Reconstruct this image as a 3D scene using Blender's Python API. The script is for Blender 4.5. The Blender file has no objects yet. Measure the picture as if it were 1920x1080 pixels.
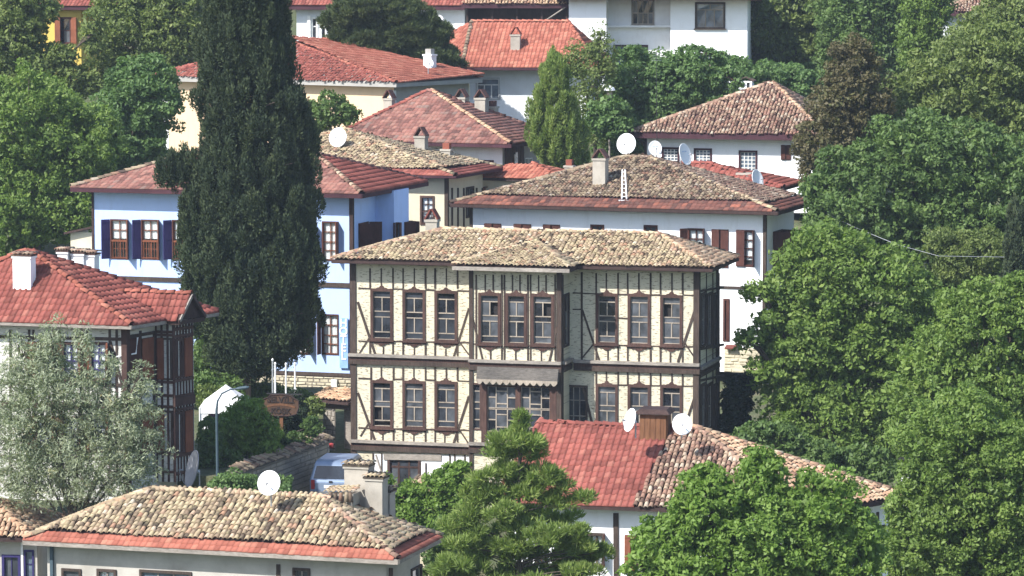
import bpy, math, random
import numpy as np
from mathutils import Vector, Matrix

R = math.radians
rng = random.Random(7)
nrng = np.random.default_rng(11)
SC = bpy.context.scene
COL = SC.collection

# ------------------------------------------------------------------ camera
F_PX, PITCH = 6500.0, R(5.5)
CAM = Vector((0, 0, 35.0))
cam_d = bpy.data.cameras.new('camera'); cam = bpy.data.objects.new('camera', cam_d); COL.objects.link(cam)
cam_d.sensor_width = 36; cam_d.lens = 36 * F_PX / 1920
cam_d.clip_start = 1; cam_d.clip_end = 5000
cam.location = CAM; cam.rotation_euler = (R(90) - PITCH, 0, 0)
SC.camera = cam

# ------------------------------------------------------------------ sky, sun, exposure
SUN_AZ, SUN_EL = R(48), R(43)          # azimuth: to the left of the line from the houses to the camera
w = bpy.data.worlds.new('World'); SC.world = w; w.use_nodes = True
nt = w.node_tree; bg = nt.nodes['Background']
sky = nt.nodes.new('ShaderNodeTexSky'); sky.sky_type = 'NISHITA'; sky.sun_disc = False
sky.sun_elevation = SUN_EL; sky.sun_rotation = math.pi + SUN_AZ
nt.links.new(sky.outputs['Color'], bg.inputs['Color']); bg.inputs['Strength'].default_value = 0.15
sun_dir = Vector((-math.sin(SUN_AZ) * math.cos(SUN_EL), -math.cos(SUN_AZ) * math.cos(SUN_EL), math.sin(SUN_EL)))
sd = bpy.data.lights.new('sun', 'SUN'); sd.energy = 5.0; sd.angle = R(0.5); sd.color = (1.0, 0.955, 0.89)
so = bpy.data.objects.new('sun', sd); COL.objects.link(so); so.rotation_euler = sun_dir.to_track_quat('Z', 'Y').to_euler()
so.location = (-60, 40, 90)
vs = SC.view_settings; vs.view_transform = 'Standard'; vs.look = 'None'; vs.gamma = 1; vs.exposure = 0.82
vs.use_curve_mapping = False

# ------------------------------------------------------------------ geometry helpers
FWD = Vector((0, math.cos(PITCH), -math.sin(PITCH))); UPV = Vector((0, math.sin(PITCH), math.cos(PITCH)))
Z = Vector((0, 0, 1))
def ray(px, py):
    return Vector((1, 0, 0)) * ((px - 960) / F_PX) + UPV * ((540 - py) / F_PX) + FWD
def P(px, py, Y):
    d = ray(px, py); return CAM + d * (Y / d.y)
def Pz(px, py, z):
    d = ray(px, py); return CAM + d * ((z - CAM.z) / d.z)
def on_face(px, py, face):
    n = (face[1]-face[0]).cross(face[2]-face[0]); r = ray(px, py); return CAM + r*((face[0]-CAM).dot(n)/r.dot(n))
def mpp(Y): return Y / F_PX                     # metres per photograph pixel at distance Y

class MB:
    """collects world-space faces; build() makes one mesh object under a parent"""
    def __init__(s): s.v = []; s.f = []
    def add(s, vs_, fs):
        o = len(s.v); s.v += [Vector(p) for p in vs_]; s.f += [[o + i for i in f] for f in fs]; return s
    def quad(s, a, b, c, d): return s.add([a, b, c, d], [[0, 1, 2, 3]])
    def boxv(s, o, x, y, z):
        """box from corner o and three edge vectors"""
        o, x, y, z = Vector(o), Vector(x), Vector(y), Vector(z)
        p = [o, o+x, o+x+y, o+y, o+z, o+x+z, o+x+y+z, o+y+z]
        return s.add(p, [[3,2,1,0],[4,5,6,7],[0,1,5,4],[1,2,6,5],[2,3,7,6],[3,0,4,7]])
    def box(s, c, sx, sy, sz, rz=0):
        m = Matrix.Rotation(rz, 3, 'Z'); x = m @ Vector((sx,0,0)); y = m @ Vector((0,sy,0)); z = Vector((0,0,sz))
        return s.boxv(Vector(c) - x/2 - y/2, x, y, z)
    def tube(s, pts, rad, n=8, cap=True):
        pts = [Vector(p) for p in pts]
        if not isinstance(rad, (list, tuple)): rad = [rad] * len(pts)
        rings = []
        for i, p in enumerate(pts):
            t = (pts[min(i+1, len(pts)-1)] - pts[max(i-1, 0)]).normalized()
            a = t.cross(Vector((0.31, 0.9, 0.2)) if abs(t.z) > .9 else Z).normalized(); b = t.cross(a)
            rings.append([p + (a*math.cos(6.28318*k/n) + b*math.sin(6.28318*k/n)) * rad[i] for k in range(n)])
        vs_ = [q for r in rings for q in r]; fs = []
        for i in range(len(pts)-1):
            for k in range(n):
                fs.append([i*n+k, i*n+(k+1) % n, (i+1)*n+(k+1) % n, (i+1)*n+k])
        if cap: fs += [list(range(n))[::-1], [(len(pts)-1)*n+k for k in range(n)]]
        return s.add(vs_, fs)
    def build(s, name, mat, parent=None, smooth=False, loc=None):
        root = parent
        while root is not None and root.parent is not None: root = root.parent
        L = root.location if root is not None else (Vector(loc) if loc is not None else Vector((0,0,0)))
        me = bpy.data.meshes.new(name)
        me.from_pydata([tuple(p - L) for p in s.v], [], s.f); me.update()
        o = bpy.data.objects.new(name, me); COL.objects.link(o)
        if root is None: o.location = L
        if parent is not None: o.parent = parent
        if mat is not None: me.materials.append(mat)
        if smooth: me.polygons.foreach_set('use_smooth', [True]*len(me.polygons))
        return o

def letters(body, size, M, mat, parent, name, off=.01):
    tc = bpy.data.curves.new(name, 'FONT'); tc.body = body; tc.size = size; tc.align_x = 'CENTER'; tc.align_y = 'CENTER'; tc.extrude = .01; tc.offset = off
    tmp = bpy.data.objects.new(name, tc); COL.objects.link(tmp); bpy.context.view_layer.update()
    me = bpy.data.meshes.new_from_object(tmp.evaluated_get(bpy.context.evaluated_depsgraph_get())); bpy.data.objects.remove(tmp); bpy.data.curves.remove(tc)
    me.name = name; me.materials.clear(); me.materials.append(mat)
    o = bpy.data.objects.new(name, me); COL.objects.link(o); o.parent = parent; o.matrix_basis = M; return o
def tag(o, label=None, cat=None, group=None, kind=None):
    if label: o['label'] = label
    if cat: o['category'] = cat
    if group: o['group'] = group
    if kind: o['kind'] = kind
    return o
def thing(name, label, cat, loc, group=None):
    o = bpy.data.objects.new(name, None); COL.objects.link(o); o.location = loc; o.empty_display_size = .2
    return tag(o, label, cat, group)
def root_loc(o):
    while o.parent is not None: o = o.parent
    return Vector(o.location)

def mesh_np(name, V, F, mat, rnd=None, smooth=False):
    """V (n,3); F list of (m,k) int arrays; rnd: per-face floats in the order of F"""
    me = bpy.data.meshes.new(name)
    V = np.asarray(V, np.float32); me.vertices.add(len(V)); me.vertices.foreach_set('co', V.ravel())
    tot = sum(f.size for f in F); nf = sum(len(f) for f in F)
    me.loops.add(tot); me.polygons.add(nf)
    me.loops.foreach_set('vertex_index', np.concatenate([f.ravel() for f in F]).astype(np.int32))
    cnt = np.concatenate([np.full(len(f), f.shape[1], np.int32) for f in F])
    st = np.zeros(nf, np.int32); st[1:] = np.cumsum(cnt)[:-1]
    me.polygons.foreach_set('loop_start', st)
    try: me.polygons.foreach_set('loop_total', cnt)
    except Exception: pass
    if smooth: me.polygons.foreach_set('use_smooth', np.ones(nf, bool))
    if rnd is not None:
        a = me.attributes.new('rnd', 'FLOAT', 'FACE'); a.data.foreach_set('value', np.asarray(rnd, np.float32))
    me.materials.append(mat); me.update(calc_edges=True); me.validate()
    return me

# ------------------------------------------------------------------ materials
MATS = {}
def newmat(name):
    m = bpy.data.materials.new(name); m.use_nodes = True; MATS[name] = m
    n = m.node_tree.nodes; return m, n, m.node_tree.links, n['Principled BSDF']
def ramp(n, cols, interp='LINEAR'):
    r = n.new('ShaderNodeValToRGB'); cr = r.color_ramp; cr.interpolation = interp
    while len(cr.elements) < len(cols): cr.elements.new(0.5)
    for i, c in enumerate(cols):
        cr.elements[i].position = c[0]; cr.elements[i].color = (*c[1], 1)
    return r
def coords(n, l, scale, kind='Object'):
    t = n.new('ShaderNodeTexCoord'); m = n.new('ShaderNodeMapping'); m.inputs['Scale'].default_value = scale if hasattr(scale, '__len__') else (scale,)*3
    l.new(t.outputs[kind], m.inputs['Vector']); return m.outputs['Vector']
def noise(n, l, vec, scale, detail=5, rough=.6):
    t = n.new('ShaderNodeTexNoise'); t.inputs['Scale'].default_value = scale; t.inputs['Detail'].default_value = detail
    t.inputs['Roughness'].default_value = rough; l.new(vec, t.inputs['Vector']); return t
def bump(n, l, hsrc, strength, dist, b):
    u = n.new('ShaderNodeBump'); u.inputs['Strength'].default_value = strength; u.inputs['Distance'].default_value = dist
    l.new(hsrc, u.inputs['Height']); l.new(u.outputs['Normal'], b.inputs['Normal'])
def mix(n, l, fac, a, bcol, mode='MIX'):
    x = n.new('ShaderNodeMix'); x.data_type = 'RGBA'; x.blend_type = mode
    for sock, v in ((x.inputs[0], fac), (x.inputs[6], a), (x.inputs[7], bcol)):
        if isinstance(v, (int, float)): sock.default_value = v
        elif isinstance(v, tuple): sock.default_value = (*v, 1)
        else: l.new(v, sock)
    return x.outputs[2]

def mat_plaster(name, base, dirt=None, amt=.5, streak=True, rough=.9, bmp=.3):
    m, n, l, b = newmat(name)
    v = coords(n, l, 1.0)
    big = noise(n, l, v, .9, 6, .65)
    dirt = dirt or tuple(c*.72 for c in base)
    r = ramp(n, [(.38, base), (.72, tuple(base[i]*(1-amt)+dirt[i]*amt for i in range(3)))])
    l.new(big.outputs['Fac'], r.inputs['Fac'])
    col = r.outputs['Color']
    if streak:
        v2 = coords(n, l, (1.6, 1.6, .4)); st = noise(n, l, v2, 1.3, 6, .7)
        r2 = ramp(n, [(.52, (1,1,1)), (.85, (.86,.845,.825))]); l.new(st.outputs['Fac'], r2.inputs['Fac'])
        col = mix(n, l, 1.0, col, r2.outputs['Color'], 'MULTIPLY')
    l.new(col, b.inputs['Base Color']); b.inputs['Roughness'].default_value = rough
    fine = noise(n, l, v, 14, 5, .7); bump(n, l, fine.outputs['Fac'], bmp, .02, b)
    b.inputs['Specular IOR Level'].default_value = .15
    return m
def mat_wood(name, dark, light, sc=(6, 6, .8), rough=.85):
    m, n, l, b = newmat(name)
    v = coords(n, l, sc); t = noise(n, l, v, 3.0, 6, .7)
    r = ramp(n, [(.3, dark), (.7, light)]); l.new(t.outputs['Fac'], r.inputs['Fac'])
    v2 = coords(n, l, 1.0); t2 = noise(n, l, v2, .8, 4); r2 = ramp(n, [(.3, (.7,.7,.7)), (.7, (1.2,1.18,1.15))]); l.new(t2.outputs['Fac'], r2.inputs['Fac'])
    l.new(mix(n, l, 1.0, r.outputs['Color'], r2.outputs['Color'], 'MULTIPLY'), b.inputs['Base Color'])
    b.inputs['Roughness'].default_value = rough; b.inputs['Specular IOR Level'].default_value = .2
    bump(n, l, t.outputs['Fac'], .35, .01, b); return m
def mat_plain(name, base, rough=.5, metal=0, var=.15, spec=.4):
    m, n, l, b = newmat(name)
    v = coords(n, l, 1.0); t = noise(n, l, v, 5, 5)
    r = ramp(n, [(.3, tuple(c*(1-var) for c in base)), (.7, tuple(min(1, c*(1+var)) for c in base))]); l.new(t.outputs['Fac'], r.inputs['Fac'])
    l.new(r.outputs['Color'], b.inputs['Base Color']); b.inputs['Roughness'].default_value = rough; b.inputs['Metallic'].default_value = metal
    b.inputs['Specular IOR Level'].default_value = spec
    return m
def mat_tile(name, cols, moss, mossamt, stain=(.10,.085,.07), stainamt=.35):
    m, n, l, b = newmat(name)
    a = n.new('ShaderNodeAttribute'); a.attribute_name = 'rnd'
    r = ramp(n, cols); l.new(a.outputs['Fac'], r.inputs['Fac'])
    g = n.new('ShaderNodeNewGeometry')
    t = noise(n, l, g.outputs['Position'], 3.3, 6, .7)
    r1 = ramp(n, [(.50, (0,0,0)), (.68, (mossamt,)*3)]); l.new(t.outputs['Fac'], r1.inputs['Fac'])
    c1 = mix(n, l, r1.outputs['Color'], r.outputs['Color'], moss)
    t2 = noise(n, l, g.outputs['Position'], 9.0, 5, .75)
    r2 = ramp(n, [(.52, (0,0,0)), (.70, (stainamt,)*3)]); l.new(t2.outputs['Fac'], r2.inputs['Fac'])
    c2 = mix(n, l, r2.outputs['Color'], c1, stain)
    t3 = noise(n, l, g.outputs['Position'], .45, 4, .6)
    r3 = ramp(n, [(.3, (.80,.79,.78)), (.7, (1.15,1.13,1.10))]); l.new(t3.outputs['Fac'], r3.inputs['Fac'])
    c3 = mix(n, l, 1.0, c2, r3.outputs['Color'], 'MULTIPLY')
    l.new(c3, b.inputs['Base Color']); b.inputs['Roughness'].default_value = .9; b.inputs['Specular IOR Level'].default_value = .15
    bump(n, l, t2.outputs['Fac'], .4, .02, b)
    return m
def mat_leaf(name, cols, trans=.3, rough=.55):
    m, n, l, b = newmat(name)
    a = n.new('ShaderNodeAttribute'); a.attribute_name = 'rnd'
    r = ramp(n, cols); l.new(a.outputs['Fac'], r.inputs['Fac'])
    l.new(r.outputs['Color'], b.inputs['Base Color']); b.inputs['Roughness'].default_value = rough; b.inputs['Specular IOR Level'].default_value = .3
    tr = n.new('ShaderNodeBsdfTranslucent')
    c2 = mix(n, l, 1.0, r.outputs['Color'], (1.15, 1.3, .55), 'MULTIPLY'); l.new(c2, tr.inputs['Color'])
    mx = n.new('ShaderNodeMixShader'); mx.inputs[0].default_value = trans
    l.new(b.outputs[0], mx.inputs[1]); l.new(tr.outputs[0], mx.inputs[2])
    l.new(mx.outputs[0], n['Material Output'].inputs['Surface']); return m
def mat_glass_dark(name, base, rough=.12):
    m, n, l, b = newmat(name)
    v = coords(n, l, 1.0); t = noise(n, l, v, 1.7, 3)
    r = ramp(n, [(.35, tuple(c*.55 for c in base)), (.65, tuple(c*1.5 for c in base))]); l.new(t.outputs['Fac'], r.inputs['Fac'])
    l.new(r.outputs['Color'], b.inputs['Base Color']); b.inputs['Roughness'].default_value = rough; b.inputs['Specular IOR Level'].default_value = .7
    return m
def mat_glass_clear(name):
    m, n, l, b = newmat(name)
    tr = n.new('ShaderNodeBsdfTransparent'); tr.inputs['Color'].default_value = (.9,.93,.95,1)
    gl = n.new('ShaderNodeBsdfGlossy'); gl.inputs['Roughness'].default_value = .05; gl.inputs['Color'].default_value = (.9,.95,1,1)
    mx = n.new('ShaderNodeMixShader'); mx.inputs[0].default_value = .12
    l.new(tr.outputs[0], mx.inputs[1]); l.new(gl.outputs[0], mx.inputs[2]); l.new(mx.outputs[0], n['Material Output'].inputs['Surface']); return m
def mat_infill(name, theta, base, mortar, sc=1.0):
    m, n, l, b = newmat(name)
    t = n.new('ShaderNodeTexCoord'); mp = n.new('ShaderNodeMapping'); mp.inputs['Rotation'].default_value = (0, 0, theta)
    l.new(t.outputs['Object'], mp.inputs['Vector'])
    sx = n.new('ShaderNodeSeparateXYZ'); l.new(mp.outputs[0], sx.inputs[0])
    cx = n.new('ShaderNodeCombineXYZ'); l.new(sx.outputs['X'], cx.inputs['X']); l.new(sx.outputs['Z'], cx.inputs['Y'])
    mq = n.new('ShaderNodeMapping'); mq.inputs['Scale'].default_value = (4.2/sc, 15.0/sc, 1); l.new(cx.outputs[0], mq.inputs['Vector'])
    ds = noise(n, l, mq.outputs[0], 1.25, 3, .55); rm = ramp(n, [(.57, (0,0,0)), (.63, (1,1,1))]); l.new(ds.outputs['Fac'], rm.inputs['Fac'])
    fn = noise(n, l, cx.outputs[0], 9.0, 4, .7); rf_ = ramp(n, [(.35, (.45,.45,.45)), (.6, (1,1,1))]); l.new(fn.outputs['Fac'], rf_.inputs['Fac'])
    fac = mix(n, l, 1.0, rm.outputs['Color'], rf_.outputs['Color'], 'MULTIPLY')
    big = noise(n, l, cx.outputs[0], .8, 5); rb = ramp(n, [(.35, base), (.7, tuple(c*.84 for c in base))]); l.new(big.outputs['Fac'], rb.inputs['Fac'])
    l.new(mix(n, l, fac, rb.outputs['Color'], mortar), b.inputs['Base Color'])  # dashes: mortar tone with the shade of its recesses painted in
    b.inputs['Roughness'].default_value = .95; b.inputs['Specular IOR Level'].default_value = .1
    i2 = n.new('ShaderNodeInvert'); l.new(fac, i2.inputs['Color'])
    bump(n, l, i2.outputs[0], .7, .03, b); return m

WHITE = mat_plaster('white limewash', (.90,.915,.94), (.80,.80,.80), .2)
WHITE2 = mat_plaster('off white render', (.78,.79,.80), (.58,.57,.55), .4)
WHITE3 = mat_plaster('grey white render', (.66,.69,.72), (.5,.5,.5), .4)
BLUEW = mat_plaster('pale blue limewash', (.43,.57,.88), (.36,.47,.74), .35)
PEACH = mat_plaster('peach render', (.70,.52,.35), (.60,.44,.31), .3)
YELLOW = mat_plaster('yellow render', (.56,.43,.11), (.42,.32,.09), .4)
BEIGE = mat_plaster('beige plaster', (.58,.53,.40), (.40,.36,.28), .5)
GREYP = mat_plaster('stained grey plaster', (.46,.44,.40), (.30,.28,.25), .8)
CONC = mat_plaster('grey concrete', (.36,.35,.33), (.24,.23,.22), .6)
CHIMP = mat_plaster('chimney plaster', (.40,.37,.32), (.23,.21,.18), .9)
INFILL = mat_infill('cream mud brick infill', R(15), (.615,.565,.43), (.23,.195,.145))
INFILL2 = mat_infill('white rubble infill', R(16), (.66,.65,.60), (.30,.28,.25), 1.1)
WOOD = mat_wood('weathered brown timber', (.034,.025,.022), (.092,.068,.056))
WOODR = mat_wood('red brown timber', (.045,.026,.023), (.100,.058,.048))
WOODG = mat_wood('silvered grey timber', (.17,.15,.13), (.36,.33,.30), (2, 2, 8))
WOODH = mat_wood('dark grey hood boards', (.085,.078,.072), (.19,.175,.16), (2, 2, 8))  # darker grey than the silvered timber
WOODD = mat_wood('dark soffit timber', (.030,.018,.018), (.07,.045,.04))
PURP = mat_wood('plum brown painted eaves', (.040,.017,.024), (.075,.032,.042))
SASH = mat_wood('pale weathered sash wood', (.26,.22,.18), (.42,.37,.31))
WOODY = mat_wood('varnished chimney wood', (.095,.045,.026), (.20,.10,.052), (5, 5, .6))
SHUT = mat_wood('brown shutter paint', (.060,.024,.020), (.095,.040,.032))
SHUTB = mat_wood('rust brown shutter paint', (.15,.050,.028), (.22,.085,.048))
SHUTV = mat_wood('violet blue shutter paint', (.030,.026,.10), (.045,.038,.14))
FRAMEW = mat_plain('white frame paint', (.72,.72,.70), .5)
GLASSD = mat_glass_dark('old window glass', (.030,.034,.042), .2)
GLASSE = mat_glass_dark('reflection pale window glass', (.060,.066,.076), .35)  # paler base colour stands in for reflections in some panes
GLASSF = mat_glass_dark('clean dark window glass', (.016,.018,.024), .06)
GLASSB = mat_glass_dark('blue grey window glass', (.10,.13,.17))
GLASSC = mat_glass_clear('clear window glass')
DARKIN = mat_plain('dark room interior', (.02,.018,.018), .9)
CURT = mat_plain('white net curtain', (.78,.79,.78), .9, var=.08)
DISHM = mat_plain('white dish enamel', (.80,.81,.82), .45, var=.03)
DISHG = mat_plain('shade darkened dish grey', (.26,.26,.28), .6, var=.15)  # darkened so the big dish carries the house's shade in its colour
DISHT = mat_plain('pale blue print', (.45,.55,.70), .5)
STEEL = mat_plain('galvanised steel', (.42,.44,.46), .45, .6)
PAINTG = mat_plain('grey blue post paint', (.045,.075,.095), .6)
PAINTW = mat_plain('white pipe paint', (.72,.73,.74), .5, var=.06)
BLACK = mat_plain('black iron', (.02,.02,.022), .6)
TENTM = mat_plain('white tent fabric', (.85,.85,.86), .8, var=.03)
PURPC = mat_plain('purple tent drape', (.12,.06,.14), .9)
REDP = mat_plain('red plastic', (.35,.05,.05), .4)
SIGNW = mat_wood('sign board brown', (.055,.032,.022), (.10,.06,.04))
SIGNT = mat_plain('sign lettering dark', (.020,.012,.010), .8)
SIGNB = mat_plain('sign board pale blue', (.24,.40,.70), .6)
STONEM = mat_plaster('rough grey stone', (.36,.33,.28), (.20,.18,.16), .9, False, .95, .8)
STONEY = mat_plaster('pale yellow stone', (.56,.51,.38), (.36,.32,.24), .8, False, .95, .8)
MORT = mat_plaster('earth mortar', (.22,.20,.17), (.15,.13,.11), .8, False)
BARK = mat_wood('bark', (.05,.04,.032), (.13,.105,.085))
BARKP = mat_wood('pale cypress bark', (.14,.11,.09), (.30,.24,.20))
T_MOSS = mat_tile('weathered buff barrel tile', [(0, (0.0638, 0.0508, 0.0407)), (0.1, (0.1915, 0.1445, 0.1072)), (0.35, (0.3591, 0.2812, 0.1922)), (0.6, (0.4389, 0.3711, 0.2476)), (0.8, (0.391, 0.3125, 0.2218)), (0.91, (0.3511, 0.1953, 0.1331)), (1, (0.5426, 0.4922, 0.3918))], (0.399, 0.3594, 0.207), .5, (.085,.07,.06), .5)
T_MOSSD = mat_tile('dark weathered barrel tile', [(0, (0.0504, 0.0387, 0.0352)), (0.2, (0.1224, 0.088, 0.0704)), (0.5, (0.2448, 0.1866, 0.1338)), (0.75, (0.3168, 0.2605, 0.1866)), (0.9, (0.216, 0.1197, 0.088)), (1, (0.36, 0.3238, 0.2746))], (0.2376, 0.2182, 0.1338), .5, (.06,.05,.045), .55)
T_PINK = mat_tile('pinkish old barrel tile', [(0, (0.0871, 0.053, 0.0454)), (0.2, (0.2059, 0.1287, 0.1022)), (0.45, (0.3326, 0.2346, 0.1741)), (0.7, (0.2772, 0.1514, 0.1173)), (0.85, (0.3722, 0.2876, 0.2119)), (1, (0.4435, 0.3784, 0.3103))], (0.3168, 0.2724, 0.1892), .35, (.09,.065,.055), .45)
T_ORNG = mat_tile('pale orange barrel tile', [(0, (0.2024, 0.1196, 0.0874)), (0.25, (0.3956, 0.2576, 0.1748)), (0.5, (0.4876, 0.368, 0.2484)), (0.75, (0.46, 0.2576, 0.1656)), (1, (0.552, 0.46, 0.3404))], (0.4324, 0.368, 0.2392), .4, (.15,.11,.085), .35)
T_RED = mat_tile('red clay tile', [(0, (0.1555, 0.0503, 0.0413)), (0.4, (0.2191, 0.0703, 0.0585)), (0.8, (0.2615, 0.087, 0.0709)), (1, (0.2827, 0.1138, 0.0895))], (0.1908, 0.0837, 0.0688), .35, (.12,.06,.055), .35)
T_REDO = mat_tile('orange red clay tile', [(0, (0.2265, 0.0762, 0.0544)), (0.4, (0.3047, 0.1051, 0.0762)), (0.8, (0.3515, 0.1306, 0.0943)), (1, (0.3828, 0.1741, 0.1233))], (0.2812, 0.1233, 0.0907), .3, (.16,.08,.065), .3)
T_BRWN = mat_tile('red brown clay tile', [(0, (0.0968, 0.0493, 0.045)), (0.3, (0.176, 0.0833, 0.0723)), (0.65, (0.2332, 0.1105, 0.0935)), (0.9, (0.2728, 0.1445, 0.119)), (1, (0.176, 0.1232, 0.1105))], (0.1496, 0.1148, 0.0935), .5, (.08,.052,.048), .5)
T_DKRED = mat_tile('dark plum clay tile', [(0, (0.0675, 0.0338, 0.0315)), (0.4, (0.1275, 0.0562, 0.0465)), (0.8, (0.1725, 0.075, 0.0585)), (1, (0.255, 0.0975, 0.0675))], (.13,.10,.085), .5, (.06,.04,.04), .5)

# ------------------------------------------------------------------ terrain (one sheet to the horizon)
GY = [-300, -40, 0, 25, 55, 90, 113, 125, 137, 150, 165, 180, 195, 215, 260, 400, 900, 2500]
GZ = [-30, -8, -5, -14, -28, -30, -27.5, -24.5, -21.9, -20.6, -19.6, -15.5, -12, -8, 2, 34, 120, 160]
def ground_z(x, y):
    dip = min(1, max(0, (x+6.3)/1.2))*min(1, max(0, (12-x)/4))*min(1, max(0, (y-122)/5))*min(1, max(0, (147-y)/3))
    return CAM.z + float(np.interp(y, GY, GZ)) - .004 * min(abs(x), 80) - 1.3*dip*dip*(3-2*dip)
def make_ground():
    xs = np.concatenate([np.linspace(-2500, -120, 12), np.linspace(-100, 100, 61), np.linspace(120, 2500, 12)])
    ys = np.concatenate([np.linspace(-300, 60, 14), np.linspace(64, 280, 90), np.linspace(300, 2500, 24)])
    V = [(x, y, ground_z(x, y) + .12*math.sin(x*.9+y*.3)*math.sin(y*.7)) for y in ys for x in xs]
    nx = len(xs); F = [(j*nx+i, j*nx+i+1, (j+1)*nx+i+1, (j+1)*nx+i) for j in range(len(ys)-1) for i in range(nx-1)]
    m, n, l, b = newmat('dry grass and earth')
    v = coords(n, l, 1.0); t = noise(n, l, v, .35, 8, .65); t2 = noise(n, l, v, 6, 5, .7)
    r = ramp(n, [(.3, (.10,.09,.05)), (.5, (.07,.09,.035)), (.7, (.16,.14,.085))]); l.new(t.outputs['Fac'], r.inputs['Fac'])
    r2 = ramp(n, [(.3, (.6,.6,.6)), (.7, (1.3,1.3,1.3))]); l.new(t2.outputs['Fac'], r2.inputs['Fac'])
    l.new(mix(n, l, 1.0, r.outputs['Color'], r2.outputs['Color'], 'MULTIPLY'), b.inputs['Base Color']); b.inputs['Roughness'].default_value = 1
    bump(n, l, t2.outputs['Fac'], .8, .1, b)
    me = mesh_np('ground', V, [np.array(F)], m, smooth=True)
    o = bpy.data.objects.new('ground', me); COL.objects.link(o); o['kind'] = 'structure'; return o
make_ground()

# ------------------------------------------------------------------ tiles
def prof_barrel(r=.086, ln=.34, seg=4, lap=.05):
    v = []
    for y, rr, dz in ((0, r, lap), (ln, r*.80, .0)):
        for k in range(seg+1):
            a = math.pi*k/seg; v.append((math.cos(a)*rr, y, math.sin(a)*rr*.9 + dz))
    for k in range(seg+1):
        a = math.pi*k/seg; v.append((math.cos(a)*(r-.02), .004, math.sin(a)*(r-.02)*.9 + lap - .004))
    n = seg+1
    q = [(k, k+1, n+k+1, n+k) for k in range(seg)] + [(2*n+k, 2*n+k+1, k+1, k) for k in range(seg)]
    return np.array(v), [np.array(q)]
def prof_wave(wd=.24, ln=.37, hump=.045, lift=.04):
    xs = [(-.5, .0), (-.22, .002), (-.02, .006), (.14, hump), (.34, hump), (.5, .004)]
    v = []
    for y, dz in ((0, lift), (ln, 0)):
        for x, z in xs: v.append((x*wd, y, z + dz))
    for x, z in xs: v.append((x*wd, .004, -.01))
    n = len(xs); q = [(k, k+1, n+k+1, n+k) for k in range(n-1)] + [(2*n+k, 2*n+k+1, k+1, k) for k in range(n-1)]
    return np.array(v), [np.array(q)]
def prof_ridge(r=.13, ln=.42, seg=6): return prof_barrel(r, ln, seg, .035)
KINDS = {  # profile, column pitch, row pitch, jitter
    'barrel': (prof_barrel(.084), .184, .235, .10), 'bigbarrel': (prof_barrel(.082, .35), .195, .25, .13),
    'wave': (prof_wave(), .232, .335, .012), 'flat': (prof_wave(.24, .37, .022, .038), .232, .325, .014),
    'widewave': (prof_wave(.30, .42, .06, .05), .29, .38, .012)}
def in_poly(x, y, poly):
    c = False; j = len(poly)-1
    for i in range(len(poly)):
        xi, yi = poly[i]; xj, yj = poly[j]
        if (yi > y) != (yj > y) and x < (xj-xi)*(y-yi)/(yj-yi)+xi: c = not c
        j = i
    return c
def tile_frames(poly, bands, rg, excl=None, over=.07, sag=.03, bare=0.0):
    """poly[0]->poly[1] is the eave edge. bands: [(kind, matkey, rows or None)]. Returns [(kind, mat, 4x4, rnd, row)]"""
    p0, p1 = poly[0], poly[1]; e = (p1-p0).normalized()
    n = Vector((0,0,0))
    for i in range(len(poly)):
        a, b = poly[i], poly[(i+1) % len(poly)]; n += a.cross(b)
    n.normalize()
    if n.z < 0: n = -n
    s = n.cross(e)
    if s.z < 0: s = -s
    x = s.cross(n).normalized()
    p2 = [((p-p0).dot(x), (p-p0).dot(s)) for p in poly]
    amin, amax, bmax = min(q[0] for q in p2), max(q[0] for q in p2), max(q[1] for q in p2)
    out = []; b = -over; bi = 0; left = bands[0][2]; row = 0
    while b < bmax:
        kind, mk, _ = bands[bi]; _, cp, rp, jt = KINDS[kind]
        k0 = math.floor(amin/cp); off = 0.0
        for k in range(k0, int(amax/cp)+2):
            a = k*cp + cp*.5
            if not in_poly(a, max(b+rp*.55, .02), p2): continue
            pt = p0 + x*(a + rg.gauss(0, jt*.10)) + s*(b + rg.gauss(0, jt*.30))
            if excl and any(in_poly(pt.x, pt.y, ex) for ex in excl): continue
            if rg.random() < bare: continue
            z = .03 + (sag*(1+math.sin(a*.9+b*.5)*math.sin(b*.8+a*.13)) if 'barrel' in kind else 0) + abs(rg.gauss(0, jt*.06))
            ang = rg.gauss(0, jt*.45); ca, sa = math.cos(ang), math.sin(ang)
            xx = x*ca + s*sa; yy = s*ca - x*sa; tl = rg.gauss(0, jt*.3)
            zz = (n + yy*tl).normalized(); yy = (yy - n*tl).normalized()
            o = pt + n*z
            M = np.array([[xx.x, yy.x, zz.x, o.x], [xx.y, yy.y, zz.y, o.y], [xx.z, yy.z, zz.z, o.z], [0,0,0,1]])
            out.append((kind, mk, M, rg.random(), row))
        b += rp; row += 1
        if left is not None:
            left -= 1
            if left <= 0 and bi < len(bands)-1: bi += 1; left = bands[bi][2]
    return out
def ridge_frames(p, q, mk, rg, step=.34, jt=.05, kind='ridge'):
    d = (q-p); L = d.length; d.normalize(); x = d.cross(Z).normalized(); n = x.cross(d).normalized(); out = []
    k = 0
    while k*step < L-.1:
        o = p + d*(k*step) + n*(.035 + rg.gauss(0, .008)) + x*rg.gauss(0, jt*.2)
        tl = rg.gauss(.03, jt*.4); yy = (d + x*rg.gauss(0, jt)).normalized(); xx = yy.cross(Z).normalized(); zz = xx.cross(yy)
        M = np.array([[xx.x, yy.x, zz.x, o.x], [xx.y, yy.y, zz.y, o.y], [xx.z, yy.z, zz.z, o.z], [0,0,0,1]])
        out.append((kind, mk, M, rg.random(), -1)); k += 1
    return out
KINDS['ridge'] = (prof_ridge(), .3, .34, .05)
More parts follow.
